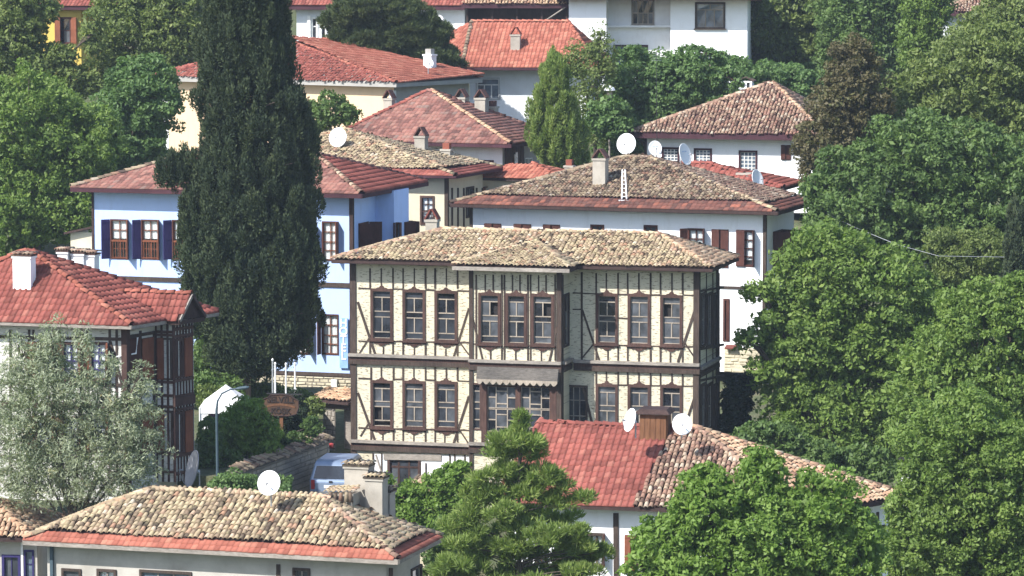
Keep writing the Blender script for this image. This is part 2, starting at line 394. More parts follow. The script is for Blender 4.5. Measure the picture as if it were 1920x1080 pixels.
KINDS['smallridge'] = (prof_ridge(.095, .38), .3, .30, .05)
KINDS['smallflat'] = (prof_wave(.21, .30, .018, .03), .205, .25, .014)
KINDS['bigridge'] = (prof_ridge(.12, .42), .3, .38, .05)
TILE_VAR = {}
def tile_variant(kind, mk, i):
    key = (kind, mk.name, i)
    if key not in TILE_VAR:
        V, Fs = KINDS[kind][0]; nf = sum(len(f) for f in Fs)
        TILE_VAR[key] = mesh_np('roof_tile', V, Fs, mk, np.full(nf, (i+.5)/12))
    return TILE_VAR[key]
def put_tiles(frames, roof, single=0):
    """single: how many of the front-most tiles become objects of their own; the rest is joined as stuff"""
    L = root_loc(roof); frames = list(frames)
    if single:
        cand = sorted(range(len(frames)), key=lambda i: frames[i][2][1, 3])
        pick = set(cand[:single])
        for i in pick:
            kind, mk, M, r_, row = frames[i]
            o = bpy.data.objects.new('ridge_tile' if row < 0 else 'roof_tile', tile_variant(kind, mk, int(r_*12) % 12)); COL.objects.link(o)
            o.parent = roof; mm = Matrix(M.tolist()); mm.translation -= L; o.matrix_basis = mm
        frames = [f for i, f in enumerate(frames) if i not in pick]
    groups = {}
    for f in frames: groups.setdefault((f[0], f[1].name, f[4] < 0), []).append(f)
    for (kind, mn, rd), fs in groups.items():
        V, Fs = KINDS[kind][0]; nv = len(V); n = len(fs)
        Ms = np.array([f[2] for f in fs]); Vh = np.c_[V, np.ones(nv)]
        W = np.einsum('nij,vj->nvi', Ms, Vh)[:, :, :3] - np.array(L)
        off = (np.arange(n)*nv)[:, None, None]
        FF = [(f[None] + off).reshape(-1, f.shape[1]) for f in Fs]
        rr = np.array([f[3] for f in fs]); rnd = np.concatenate([np.repeat(rr, len(f)) for f in Fs])
        me = mesh_np('ridge_tiles' if rd else 'roof_tiles', W.reshape(-1, 3), FF, MATS[mn], rnd)
        o = bpy.data.objects.new(me.name, me); COL.objects.link(o); o.parent = roof; o['kind'] = 'stuff'

def roof_body(root, eave, faces, mat, th=.16, name='roof'):
    """closed timber deck: sloping faces on top, flat soffit below"""
    m = MB()
    for f in faces: m.add(f, [list(range(len(f)))])
    dn = Vector((0,0,-th))
    for i in range(len(eave)):
        a, b = eave[i], eave[(i+1) % len(eave)]; m.quad(a+dn, b+dn, b, a)
    m.add([p+dn for p in eave], [list(range(len(eave)))[::-1]])
    return m.build(name, mat, root)
def bar(m, a, b, wdt, up, thick, nrm):
    """plank from a to b, width across (in plane), thickness along nrm"""
    d = (b-a).normalized(); side = nrm.cross(d).normalized()
    return m.boxv(a - side*wdt/2, b-a, side*wdt, nrm*thick)
def fascia(root, a, b, mat, h=.17, th=.05, drop=.0, name='fascia'):
    d = (b-a).normalized(); n = Vector((d.y, -d.x, 0)).normalized()
    return MB().boxv(a + n*.004 - Z*(h+drop) - d*.02, (b-a) + d*.04, n*th, Z*h).build(name, mat, root)

# ------------------------------------------------------------------ walls and windows
class Wall:
    def __init__(s, root, A, B, z0, z1):
        s.root = root; s.A = Vector((A.x, A.y, 0)); s.B = Vector((B.x, B.y, 0)); s.z0, s.z1 = z0, z1
        s.d = (s.B-s.A).normalized(); s.n = s.d.cross(Z); s.L = (s.B-s.A).length; s.holes = []
    def at(s, px, py, dep=0):
        r = ray(px, py); t = (s.A + s.n*dep - CAM).dot(s.n)/r.dot(s.n); q = CAM + r*t
        return (q - s.A).dot(s.d), q.z
    def pt(s, a, z, dep=0): return s.A + s.d*a + s.n*dep + Z*z
    def rect(s, x0, y0, x1, y1):
        xm, ym = (x0+x1)/2, (y0+y1)/2
        return s.at(x0, ym)[0], s.at(x1, ym)[0], s.at(xm, y1)[1], s.at(xm, y0)[1]    # s0,s1,z0,z1
    def build(s, mat, name='wall', depth=.2):
        S = sorted({0, s.L, *[min(max(h[0],0),s.L) for h in s.holes], *[min(max(h[1],0),s.L) for h in s.holes]})
        T = sorted({s.z0, s.z1, *[min(max(h[2],s.z0),s.z1) for h in s.holes], *[min(max(h[3],s.z0),s.z1) for h in s.holes]})
        m = MB()
        for i in range(len(S)-1):
            for j in range(len(T)-1):
                if S[i+1]-S[i] < 1e-4 or T[j+1]-T[j] < 1e-4: continue
                c, z = (S[i]+S[i+1])/2, (T[j]+T[j+1])/2
                if any(h[0] < c < h[1] and h[2] < z < h[3] for h in s.holes): continue
                m.quad(s.pt(S[i],T[j]), s.pt(S[i+1],T[j]), s.pt(S[i+1],T[j+1]), s.pt(S[i],T[j+1]))
        for h in s.holes:
            a, b, z0, z1 = h; D = -depth
            m.quad(s.pt(a,z0), s.pt(a,z0,D), s.pt(a,z1,D), s.pt(a,z1)); m.quad(s.pt(b,z0,D), s.pt(b,z0), s.pt(b,z1), s.pt(b,z1,D))
            m.quad(s.pt(a,z0), s.pt(b,z0), s.pt(b,z0,D), s.pt(a,z0,D)); m.quad(s.pt(a,z1,D), s.pt(b,z1,D), s.pt(b,z1), s.pt(a,z1))
        return m.build(name, mat, s.root)
    def beam(s, x0, y0, x1, y1, wd, mat, proud=.04, name='stud', sink=.02):
        a = s.at(x0, y0); b = s.at(x1, y1)
        return s.beam_m(a, b, wd, mat, proud, name, sink)
    def beam_m(s, a, b, wd, mat, proud=.04, name='stud', sink=.02):
        pa, pb = s.pt(a[0], a[1], -sink), s.pt(b[0], b[1], -sink)
        d = (pb-pa).normalized(); side = s.n.cross(d).normalized()
        return MB().boxv(pa - side*wd/2, pb-pa, side*wd, s.n*(proud+sink)).build(name, mat, s.root)

def window(wl, rc, casing=.09, cmat=None, mmat=None, vs_=(), hs=(), glass=None, curtain=None, proud=.05, mw=.035, shut=None,
           sill=None, crest=False, apron=False, broken=(), name='window', px=True, bars=None, cell=None, hole=True, shmat=None):
    """rc pixel rect of the outer casing (or metres if px False). vs_/hs fractions of the light for muntins. cell(list) overrides."""
    cmat = cmat or WOOD; mmat = mmat or cmat; glass = glass or GLASSD
    a, b, z0, z1 = wl.rect(*rc) if px else rc
    if hole: wl.holes.append((a+casing*.5, b-casing*.5, z0+casing*.5, z1-casing*.5))
    m = MB(); pr = proud
    def bx(s0, s1, t0, t1, d0, d1, mm): mm.boxv(wl.pt(s0, t0, d0), wl.d*(s1-s0), Z*(t1-t0), wl.n*(d1-d0))
    bx(a, a+casing, z0, z1, -.1, pr, m); bx(b-casing, b, z0, z1, -.1, pr, m)
    bx(a+casing, b-casing, z1-casing, z1, -.1, pr-.004, m); bx(a+casing, b-casing, z0, z0+casing*.8, -.1, pr-.006, m)
    if sill: bx(a-.06, b+.06, z0-.05, z0+.012, -.02, pr+sill, m)
    root = m.build(name, cmat, wl.root)
    la, lb, l0, l1 = a+casing, b-casing, z0+casing*.8, z1-casing; W_, H_ = lb-la, l1-l0
    cells = cell
    if cells is None:
        vv = [0, *vs_, 1]; hh = [0, *hs, 1]
        cells = [(vv[i], vv[i+1], hh[j], hh[j+1]) for i in range(len(vv)-1) for j in range(len(hh)-1)]
    mm = MB(); dg = -.06
    for c in cells:
        s0, s1, t0, t1 = la+c[0]*W_, la+c[1]*W_, l0+c[2]*H_, l0+c[3]*H_; h = mw*.5
        bx(s0-h*.2, s0+h, t0, t1, dg-.02, dg+.03, mm); bx(s1-h, s1+h*.2, t0, t1, dg-.02, dg+.03, mm)
        bx(s0+h, s1-h, t0-h*.2, t0+h, dg-.02, dg+.027, mm); bx(s0+h, s1-h, t1-h, t1+h*.2, dg-.02, dg+.027, mm)
    mm.build('muntins', mmat, root)
    for i, c in enumerate(cells):
        s0, s1, t0, t1 = la+c[0]*W_, la+c[1]*W_, l0+c[2]*H_, l0+c[3]*H_; h = mw*.4
        if i in broken: continue
        dd = dg + rng.uniform(-.012, .012)
        MB().quad(wl.pt(s0+h, t0+h, dg), wl.pt(s1-h, t0+h, dd), wl.pt(s1-h, t1-h, dg), wl.pt(s0+h, t1-h, dd)).build('pane', rng.choice((GLASSD, GLASSD, GLASSE, GLASSF)) if glass is GLASSD else glass, root)
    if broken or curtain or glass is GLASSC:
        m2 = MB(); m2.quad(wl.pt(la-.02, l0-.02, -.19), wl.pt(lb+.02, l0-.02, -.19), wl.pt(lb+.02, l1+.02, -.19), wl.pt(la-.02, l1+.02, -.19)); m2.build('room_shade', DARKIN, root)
    if curtain:
        c0, c1 = curtain; n_ = 9; t0, t1 = l0+H_*c0, l0+H_*c1; vs2, fs2 = [], []
        for k in range(n_+1):
            dep = -.12 + (.012 if k % 2 else -.012); s_ = la + W_*k/n_
            if curtain and k == n_//2: s_ += .0
            vs2 += [wl.pt(s_, t0, dep), wl.pt(s_, t1, dep)]
        for k in range(n_): fs2.append([2*k, 2*k+2, 2*k+3, 2*k+1])
        MB().add(vs2, fs2).build('curtain', CURT, root)
    if bars:
        mb = MB()
        for k in range(bars): s_ = la + W_*(k+.5)/bars; bx(s_-.012, s_+.012, l0, l0+H_*.46, .0, .024, mb)
        bx(la, lb, l0+H_*.44, l0+H_*.48, .0, .028, mb); bx(la, lb, l0+.02, l0+.05, .0, .028, mb)
        mb.build('balustrade', mmat, root)
    if shut:
        for side, ang, sm in shut:
            hgt0, hgt1 = z0+.02, z1-.01; wd = (b-a)*.47; t_ = .035
            hp = a-.005 if side < 0 else b+.005
            dirv = (wl.d*(-side)*math.cos(ang) + wl.n*math.sin(ang)).normalized()      # ang 0 closed, 90 straight out, 180 flat on wall
            nv = dirv.cross(Z); o_ = wl.pt(hp, hgt0, pr+.01)
            ms = MB().boxv(o_, dirv*wd, nv*t_, Z*(hgt1-hgt0))
            ob = ms.build('shutter', sm or SHUT, root)
            m3 = MB()
            for zz in (.03, .5, .93): m3.boxv(o_ + dirv*.02 - nv*.012 + Z*((hgt1-hgt0)*zz), dirv*(wd-.04), nv*(t_+.024), Z*.07)
            m3v = ob.data  # ledges are folded into the same board mesh
            bm_v = [Vector(v.co) for v in m3v.vertices]; fs_ = [list(p.vertices) for p in m3v.polygons]; L = root_loc(root); o2 = len(bm_v)
            nm = bpy.data.meshes.new('shutter'); nm.from_pydata([tuple(v) for v in bm_v] + [tuple(v-L) for v in m3.v], [], fs_ + [[o2+i for i in f] for f in m3.f]); nm.materials.append(sm or SHUT)
            ob.data = nm
    if crest:
        c = (a+b)/2; h0 = z1; ww = (b-a)
        pts = [(-.26,0),(-.20,.05),(-.12,.06),(-.07,.14),(0,.20),(.07,.14),(.12,.06),(.20,.05),(.26,0)]
        prof = [(c+x*ww, h0+y*.75) for x, y in pts]
        prism(wl, prof, .0, pr-.012, 'crest', cmat, root)
    if apron:
        ww = b-a; c = (a+b)/2; h0 = z0-.055
        pts = [(-.48,0),(-.46,-.06),(-.36,-.05),(-.30,-.11),(-.20,-.09),(-.12,-.17),(0,-.21),(.12,-.17),(.20,-.09),(.30,-.11),(.36,-.05),(.46,-.06),(.48,0)]
        prof = [(c+x*ww, h0+y*.9) for x, y in pts]
        prism(wl, prof, .0, pr-.008, 'apron', cmat, root)
    return root
def prism(wl, prof, d0, d1, name, mat, root):
    n = len(prof); m = MB()
    f = [wl.pt(x, z, d1) for x, z in prof]; bk = [wl.pt(x, z, d0) for x, z in prof]
    m.add(f + bk, [list(range(n))] + [list(range(n, 2*n))[::-1]] + [[i, n+i, n+(i+1) % n, (i+1) % n] for i in range(n)])
    return m.build(name, mat, root)

class Frame:
    """plan frame of a house: origin at the front right wall corner, u along the front to the right, v to the back"""
    def __init__(s, px, py, Y, theta):
        s.O = P(px, py, Y); s.O.z = 0; t = R(theta)
        s.U = Vector((math.cos(t), -math.sin(t), 0)); s.V = Vector((math.sin(t), math.cos(t), 0)); s.N = s.V.copy()
    def pt(s, u, v, z=0): return s.O + s.U*u + s.V*v + Z*z
    def solve(s, px, py, v):
        """(u,z) of the pixel on the plane at depth v"""
        r = ray(px, py); q = s.O + s.V*v; t = (q-CAM).dot(s.N)/r.dot(s.N); w_ = CAM + r*t
        return (w_-q).dot(s.U), w_.z
    def solve_side(s, px, py, u):
        M_ = s.V.cross(Z); r = ray(px, py); q = s.O + s.U*u; t = (q-CAM).dot(M_)/r.dot(M_); w_ = CAM + r*t
        return (w_-q).dot(s.V), w_.z
    def on(s, px, py, v):
        u, z = s.solve(px, py, v); return s.pt(u, v, z)

def stones(wl, s0, s1, z0, z1, mat, root=None, rh=.16, ln=(.22,.5), proud=.035, mx=280, name='stone'):
    """individual rough blocks laid in courses on a wall"""
    root = root or wl.root; z = z0; cnt = 0
    while z < z1-.05 and cnt < mx:
        h = min(rh*rng.uniform(.8, 1.25), z1-z); s = s0
        while s < s1-.03 and cnt < mx:
            w_ = min(rng.uniform(*ln), s1-s); p = proud*rng.uniform(.4, 1.4); g = .014
            m = MB(); a0, a1, b0, b1 = s+g, s+w_-g, z+g, z+h-g
            if a1-a0 > .03 and b1-b0 > .03:
                j = lambda: rng.uniform(-.012, .012)
                bk = [wl.pt(a0, b0, -.02), wl.pt(a1, b0, -.02), wl.pt(a1, b1, -.02), wl.pt(a0, b1, -.02)]
                i_ = .02; fr = [wl.pt(a0+i_+j(), b0+i_+j(), p+j()), wl.pt(a1-i_+j(), b0+i_+j(), p+j()), wl.pt(a1-i_+j(), b1-i_+j(), p+j()), wl.pt(a0+i_+j(), b1-i_+j(), p+j())]
                m.add(bk+fr, [[4,5,6,7],[0,1,5,4],[1,2,6,5],[2,3,7,6],[3,0,4,7]]).build(name, mat, root); cnt += 1
            s += w_
        z += h

def chimney(roof, c, wx, wy, h, rz, mat=None, cap='gable', sunk=1.0, tmat=None):
    """plaster stack standing on the roof at world point c"""
    mat = mat or CHIMP; m = MB(); c = Vector(c)
    m.box(c - Z*sunk, wx, wy, h+sunk, rz); m.box(c + Z*(h-.06), wx+.08, wy+.08, .1, rz)
    o = m.build('chimney', mat, roof); M = Matrix.Rotation(rz, 3, 'Z'); X, Yv = M @ Vector((1,0,0)), M @ Vector((0,1,0)); t = c + Z*(h+.04)
    tm = tmat or T_RED
    if cap == 'gable':
        for s_ in (-1, 1):
            a = t + X*(s_*wx*.52); k = MB().boxv(a - Yv*wy*.55, X*(-s_*wx*.5)+Z*.42, Yv*wy*1.1, Z*.03 + X*(s_*.05)); q = k.build('cap_slab', tm, o)
    elif cap == 'house':          # white turret cap with openings and a small tiled roof
        bd = MB()
        for sx in (-1, 0, 1): bd.box(t + X*(sx*wx*.42) - Yv*0, wx*.16, wy, .3, rz)
        bd.box(t + Z*.3, wx*1.05, wy*1.05, .08, rz); bd.build('vent', mat, o)
        MB().box(t - Z*.001, wx*.84, wy*.7, .3, rz).build('flue', BLACK, o)
        for s_ in (-1, 1):
            a = t + X*(s_*wx*.66) + Z*.36; MB().boxv(a - Yv*wy*.65, X*(-s_*wx*.66)+Z*.22, Yv*wy*1.3, Z*.05).build('cap_slab', tm, o)
    elif cap == 'tiles':
        for sx in range(-2, 3):
            V, Fs = KINDS['barrel'][0]
            for s_ in (-1, 1):
                ob = bpy.data.objects.new('cap_tile', tile_variant('barrel', tm, rng.randrange(12))); COL.objects.link(ob); ob.parent = o
                yy = (Yv*(-s_) + Z*.25).normalized(); xx = yy.cross(Z).normalized(); zz = xx.cross(yy); p = t + X*(sx*wx*.25) + Yv*(s_*(wy*.5+.1)) + Z*.02 - root_loc(roof)
                ob.matrix_basis = Matrix(((xx.x,yy.x,zz.x,p.x),(xx.y,yy.y,zz.y,p.y),(xx.z,yy.z,zz.z,p.z),(0,0,0,1)))
        MB().box(t-Z*.02, wx+.12, wy+.12, .06, rz).build('cap_slab', tm, o)
    elif cap == 'pot':
        MB().box(t, wx*.7, wy*.7, .3, rz).build('chimney_pot', tm, o)
    return o

# ------------------------------------------------------------------ satellite dishes
def dish(px, py, Y, r, face, label, mast=.9, mat=None, mark=True, arm=True, group='satellite dishes', mark_y=.25):
    mat = mat or DISHM
    c = P(px, py, Y); n = Vector(face).normalized(); x = Z.cross(n).normalized(); y = n.cross(x)
    t = thing('satellite_dish', label, 'satellite dish', c - Z*mast, group)
    m = MB(); N = 28; rings = [(0, 0), (.35, .02), (.7, .075), (.95, .14), (1.0, .155)]; vs_ = []; fs = []
    for bk in (0, 1):
        for q, d in rings:
            for k in range(N):
                a = 6.28318*k/N; vs_.append(c + (x*math.cos(a) + y*math.sin(a)*1.08)*(r*q) + n*(r*d*1.0 - bk*.025))
    nr = len(rings)
    for i in range(nr-1):
        for k in range(N):
            k2 = (k+1) % N; fs.append([i*N+k, i*N+k2, (i+1)*N+k2, (i+1)*N+k]); o = nr*N; fs.append([o+i*N+k, o+(i+1)*N+k, o+(i+1)*N+k2, o+i*N+k2])
    for k in range(N): fs.append([(nr-1)*N+k, (nr-1)*N+(k+1) % N, (2*nr-1)*N+(k+1) % N, (2*nr-1)*N+k])
    m.add(vs_, fs).build('bowl', mat, t, True)
    if arm:
        e = c - y*(r*.15) + n*(r*.85); MB().tube([c - y*r*1.0 + n*r*.14, c - y*r*.72 + n*r*.5, e], .016, 6).build('arm', STEEL, t)
        MB().tube([e, e - n*.13], .035, 8).build('receiver', DISHG, t)
    b0 = c - n*.05; MB().tube([b0 - n*.16 - y*.05, b0], .06, 8).build('bracket', STEEL, t)
    MB().tube([c - n*.2 - Z*mast, c - n*.2 + Z*.05], .028, 8).build('mast', STEEL, t)
    if mark:
        for k, wd in enumerate((.16, .12, .2, .1)):
            p = c + y*(r*mark_y) + x*(r*(-.38 + k*.22)) + n*(r*.06+.012); MB().boxv(p, x*r*wd, y*r*.09, n*.004).build('print_mark', DISHT, t)
    return t

# ================================================================== HOUSES
def hroot(name, label, base): return thing(name, label, 'house', base)

# ---------------------------------------------------------------- main timber framed mansion
def main_house():
    f = Frame(1308, 600, 140, 15)
    zb = f.solve(1308, 975, 0)[1]
    o = .72; ze = f.solve(1345, 506, -o)[1] + .03
    uL = f.solve(664, 600, 0)[0]; D = 3.9
    root = hroot('timber_mansion', 'large cream half timbered mansion with rows of brown sash windows and buff tiled roof', f.pt(uL/2, D/2, zb))
    bv = -1.5
    ubL = f.solve(882, 600, bv)[0]; ubR = f.solve(1051, 600, bv)[0]
    zt = ze - .05
    # --- roof
    FL, FR, BR, BL = f.pt(uL-o, -o, ze), f.pt(o, -o, ze), f.pt(o, D+o, ze), f.pt(uL-o, D+o, ze)
    R0 = f.on(832, 433, 2.3); R1 = f.on(1236, 440, 2.3); zr = (R0.z+R1.z)/2; R0.z = R1.z = zr
    # small hipped roof over the bay
    b0, b1 = f.pt(ubL-o*.75, bv-o, ze), f.pt(ubR+o*.75, bv-o, ze)
    slope = (zr-ze)/(2.3+o); vpk = 1.35; pk = f.pt((ubL+ubR)/2+.15, vpk, ze+slope*(vpk+o)+.015)
    c0, c1 = f.pt(ubL-o*.75, -o, ze), f.pt(ubR+o*.75, -o, ze)
    eave = [FL, c0, b0, b1, c1, FR, BR, BL]
    faces = [[FL, FR, R1, R0], [FR, BR, R1], [BR, BL, R0, R1], [BL, FL, R0]]
    roof = roof_body(root, eave, faces + [[b0, b1, pk], [c0, b0, pk], [b1, c1, pk]], WOODD, .14)
    ex = [[(b0.x, b0.y-1), (b1.x, b1.y-1), (c1.x, c1.y), (pk.x, pk.y), (c0.x, c0.y)]]
    rg = random.Random(3); fr = []
    B = [('barrel', T_MOSS, None)]
    fr += tile_frames(faces[0], B, rg, ex); fr += tile_frames(faces[1], [('barrel', T_ORNG, None)], rg); fr += tile_frames(faces[3], B, rg); fr += tile_frames(faces[2], B, rg)  # paler tiles on the right slope stand for strong sun there
    for q in ([b0, b1, pk], [b1, c1, pk], [c0, b0, pk]): fr += tile_frames(q, B, rg, over=.05)
    fr += ridge_frames(FL, R0, T_PINK, rg) + ridge_frames(R0, R1, T_MOSS, rg) + ridge_frames(FR, R1, T_ORNG, rg)
    fr += ridge_frames(b0, pk, T_MOSS, rg, .3, kind='smallridge') + ridge_frames(b1, pk, T_MOSS, rg, .3, kind='smallridge') + ridge_frames(BR, R1, T_MOSS, rg)
    put_tiles(fr, roof, 300)
    fascia(root, b0, b1, WOODG, .15, .06); fascia(root, FL, c0, WOODD, .12, .05); fascia(root, c1, FR, WOODD, .12, .05); fascia(root, FR, BR, WOODD, .12, .05)
    # --- walls
    Wl = Wall(root, f.pt(uL, 0), f.pt(ubL, 0), zb, zt); Wb = Wall(root, f.pt(ubL, bv), f.pt(ubR, bv), zb, zt)
    Wr = Wall(root, f.pt(ubR, 0), f.pt(0, 0), zb, zt); Wbs = Wall(root, f.pt(ubR, bv), f.pt(ubR, 0), zb, zt)
    Ws = Wall(root, f.pt(0, 0), f.pt(0, D), zb, zt); Wbl = Wall(root, f.pt(ubL, 0), f.pt(ubL, bv), zb, zt)
    Wk = Wall(root, f.pt(0, D), f.pt(uL, D), zb, zt); Wlf = Wall(root, f.pt(uL, D), f.pt(uL, 0), zb, zt)
    cells = [(0, .5, 0, .10), (.5, 1, 0, .10)]
    cells = [(0,1,0,.13), (0,.5,.13,.45), (.5,1,.13,.45), (0,1,.45,.57), (0,.5,.57,.87), (.5,1,.57,.87), (0,1,.87,1)]
    kw = dict(casing=.115, cmat=WOODR, mmat=SASH, cell=cells, sill=.05, crest=True, apron=True, mw=.042, proud=.055)
    for wl, rects in ((Wl, [(695,541,737,638), (755,543,798,640), (815,545,858,641)]),
                      (Wb, [(897,549,939,646), (948,550,988,647), (996,551,1039,648)]),
                      (Wr, [(1117,550,1159,646), (1177,551,1220,648), (1238,553,1280,649)]),
                      (Wl, [(695,713,737,803), (755,714,798,804), (815,715,858,805)]),
                      (Wr, [(1117,720,1159,812), (1177,721,1220,813), (1238,722,1280,814)])):
        for i, rc in enumerate(rects):
            br = ()
            if rc[0] == 897: br = (5,)
            if rc[0] == 996: br = (5,)
            if rc[0] == 1238 and rc[1] < 600: br = (4,)
            if rc[0] == 695 and rc[1] > 700: br = (0, 1)
            window(wl, rc, broken=br, glass=rng.choice((GLASSD, GLASSD, GLASSD, GLASSE)), **kw)
    # bay, ground-level glazed gallery under the jetty
    kg = dict(casing=.07, cmat=WOODR, mmat=SASH, mw=.045, proud=.04)
    gc = [(0,.3,.76,1),(0,.3,.52,.76),(.3,.7,.90,1),(.3,.7,.62,.90),(.3,.7,.52,.62),(.7,1,.76,1),(.7,1,.52,.76),
          (0,.3,.26,.50),(0,.3,0,.26),(.3,.7,.38,.50),(.3,.7,.10,.38),(.3,.7,0,.10),(.7,1,.26,.50),(.7,1,0,.26)]
    window(Wb, (911,722,970,812), cell=gc, **kg); window(Wb, (974,723,1034,813), cell=gc, **kg)
    window(Wb, (884,718,903,806), cell=[(0,1,0,.2),(0,1,.2,.45),(0,1,.45,.6),(0,1,.6,.85),(0,1,.85,1)], **kg)
    # shaded return of the bay and side wall
    window(Wbs, (1057,550,1066,650), casing=.08, cmat=WOOD, mmat=SASH, hs=(.33,.66), mw=.04)
    for x0, x1 in ((1313,1323), (1325,1335), (1337,1347)):
        window(Ws, (x0,548,x1,651), casing=.12, cmat=WOOD, mmat=WOODG, vs_=(.5,), hs=(.5,), mw=.05)
        window(Ws, (x0,718,x1,806), casing=.12, cmat=WOOD, mmat=WOODG, vs_=(.5,), hs=(.5,), mw=.05)
    # ground floor door and windows
    window(Wl, (727,858,789,914), casing=.10, cmat=WOODR, mmat=WOODR, cell=[(0,.3,0,.72),(.3,.66,0,.72),(.66,1,0,.72),(0,.3,.72,1),(.3,.66,.72,1),(.66,1,.72,1)], mw=.08)
    window(Wr, (1060,722,1102,812), casing=.08, cmat=WOOD, mmat=WOODG, vs_=(.33,.66), hs=(.35,.7), mw=.04)
    for wl in (Wl, Wb, Wr, Wbs, Ws, Wbl, Wk, Wlf): wl.build(INFILL)
    # whitewashed ground floor skin
    for wl, xa, xb in ((Wl, 700, 726), (Wl, 790, 880)):
        s0, z1 = wl.at(xa, 851); s1, _ = wl.at(xb, 851); z0 = zb
        MB().boxv(wl.pt(s0, z0, -.02), wl.d*(s1-s0), Z*(z1-z0), wl.n*.035).build('whitewash', WHITE2, root)
    # --- timbers: (wall, x0,y0,x1,y1,width)
    def S(wl, lst, name='stud', wd=.07, pr=.03, mat=None):
        for (x0, y0, x1, y1) in lst: wl.beam(x0, y0, x1, y1, wd*rng.uniform(.85,1.15), mat or WOOD, pr + rng.uniform(-.004,.006), name)
    # left wing upper
    for x in (694, 737, 756, 798, 816, 858): S(Wl, [(x, 503, x, 541), (x, 641, x, 667)])
    S(Wl, [(715,503,715,535), (777,503,777,536), (837,503,837,537), (719,650,719,667), (777,652,777,667), (836,654,836,668)], wd=.055)
    S(Wl, [(672,540,694,541), (737,542,756,542), (798,543,816,544), (858,545,880,546), (672,639,694,640), (737,640,756,640), (798,641,816,641), (858,642,880,642)], 'rail', .055, .022)
    S(Wl, [(671,566,704,665), (879,578,851,668)], 'brace', .085, .04); S(Wl, [(673,664,692,634), (861,640,879,665)], 'brace', .06, .02)
    # bay upper
    for x in (893, 941, 946, 990, 995, 1041): S(Wb, [(x, 515, x, 676)], 'post', .06, .036)
    S(Wb, [(910,515,910,546), (925,515,925,546), (961,515,961,547), (975,515,975,547), (1010,516,1010,548), (1024,516,1024,548), (920,656,920,677), (967,658,967,678), (1015,659,1015,678)], wd=.055)
    S(Wb, [(885,591,905,674), (1047,602,1030,678)], 'brace', .075, .046)
    S(Wb, [(884,645,897,645), (1039,648,1050,648)], 'rail', .05, .02)
    # right wing upper
    S(Wr, [(1091,510,1091,676)], 'post', .09, .035)
    for x in (1118, 1159, 1177, 1220, 1238.5, 1280): S(Wr, [(x, 512, x, 551), (x, 649, x, 679)])
    S(Wr, [(1137,512,1137,545), (1198,512,1198,546), (1260,512,1260,548), (1140,658,1140,679), (1198,660,1198,680), (1257,661,1257,680)], wd=.055)
    S(Wr, [(1074,549,1117,551), (1159,552,1177,552), (1220,553,1238,553), (1280,553,1302,554), (1159,596,1177,597), (1159,647,1177,648), (1220,649,1238,649), (1280,650,1302,650), (1074,580,1091,580)], 'rail', .055, .022)
    S(Wr, [(1092,581,1124,676), (1302,584,1271,679)], 'brace', .085, .04); S(Wr, [(1091,672,1113,645), (1284,643,1302,670)], 'brace', .06, .02)
    # left wing lower
    for x in (696, 738, 756, 798, 816, 858): S(Wl, [(x, 689, x, 713), (x, 805, x, 829)])
    S(Wl, [(715,688,715,706), (776,689,776,707), (837,690,837,709), (718,812,718,829), (776,814,776,830), (834,816,834,831)], wd=.055)
    S(Wl, [(672,709,695,710), (738,711,756,711), (798,712,816,713), (858,714,881,715), (672,802,695,803), (738,804,756,804), (798,805,816,805), (858,806,880,807)], 'rail', .055, .022)
    S(Wl, [(671,736,704,828), (879,743,850,833)], 'brace', .09, .04); S(Wl, [(676,818,691,794), (861,805,879,832)], 'brace', .06, .02)
    # right wing lower
    for x in (1118, 1159, 1177, 1220, 1238.5, 1280): S(Wr, [(x, 697, x, 722)])
    S(Wr, [(1137,697,1137,716), (1198,698,1198,717), (1260,698,1260,718)], wd=.055)
    S(Wr, [(1159,722,1177,722), (1220,723,1238,723), (1280,724,1302,724)], 'rail', .055, .022)
    S(Wr, [(1094,727,1112,800), (1302,745,1280,812)], 'brace', .085, .04)
    # ground floor
    S(Wl, [(700,850,700,932), (716,850,716,932), (799,868,799,932), (844,852,844,932), (853,852,853,932), (872,853,872,900)], wd=.06, pr=.05)
    S(Wl, [(720,856,828,858)], 'lintel', .28, .06, WOODG)
    S(Wl, [(705,852,722,905)], 'brace', .06, .06, WOODG)
    # side wall timbers
    S(Ws, [(1312,512,1312,820), (1324,512,1324,820), (1336,512,1336,820), (1348,512,1348,820)], 'post', .10, .03)
    S(Ws, [(1310,546,1356,538), (1310,655,1356,646), (1310,714,1356,704)], 'rail', .09, .045)
    S(Wbs, [(1054,515,1054,820)], 'post', .10, .05)
    # corner posts
    def corner(u, v, wd, z0, z1, mat=WOOD): MB().boxv(f.pt(u-wd*.62, v-.06, z0), f.U*wd, f.V*wd, Z*(z1-z0)).build('corner_post', mat, root)
    corner(uL, 0, .24, zb, zt); corner(ubL+.06, bv, .17, zb, zt-.02); corner(ubR-.03, bv, .20, zb, zt-.02); corner(-.02, 0, .24, zb, zt); corner(-.02, D-.15, .24, zb, zt)
    corner(uL-.02, D-.15, .22, zb, zt)
    # floor beams (stacked: silver drip board over dark bressummer)
    def floor_beam(wl, py, pxm, d, ext=(.1,.1)):
        z = wl.at(pxm, py)[1]
        for h0, h1, pr, mat in ((-.02, .10, .20, WOODG), (-.17, -.02, .10, WOODR), (-.34, -.17, .13, WOOD)):
            MB().boxv(wl.pt(-ext[0], z+h0, -.03), wl.d*(wl.L+ext[0]+ext[1]), Z*(h1-h0), wl.n*(pr+.03)).build('floor_beam', mat, root)
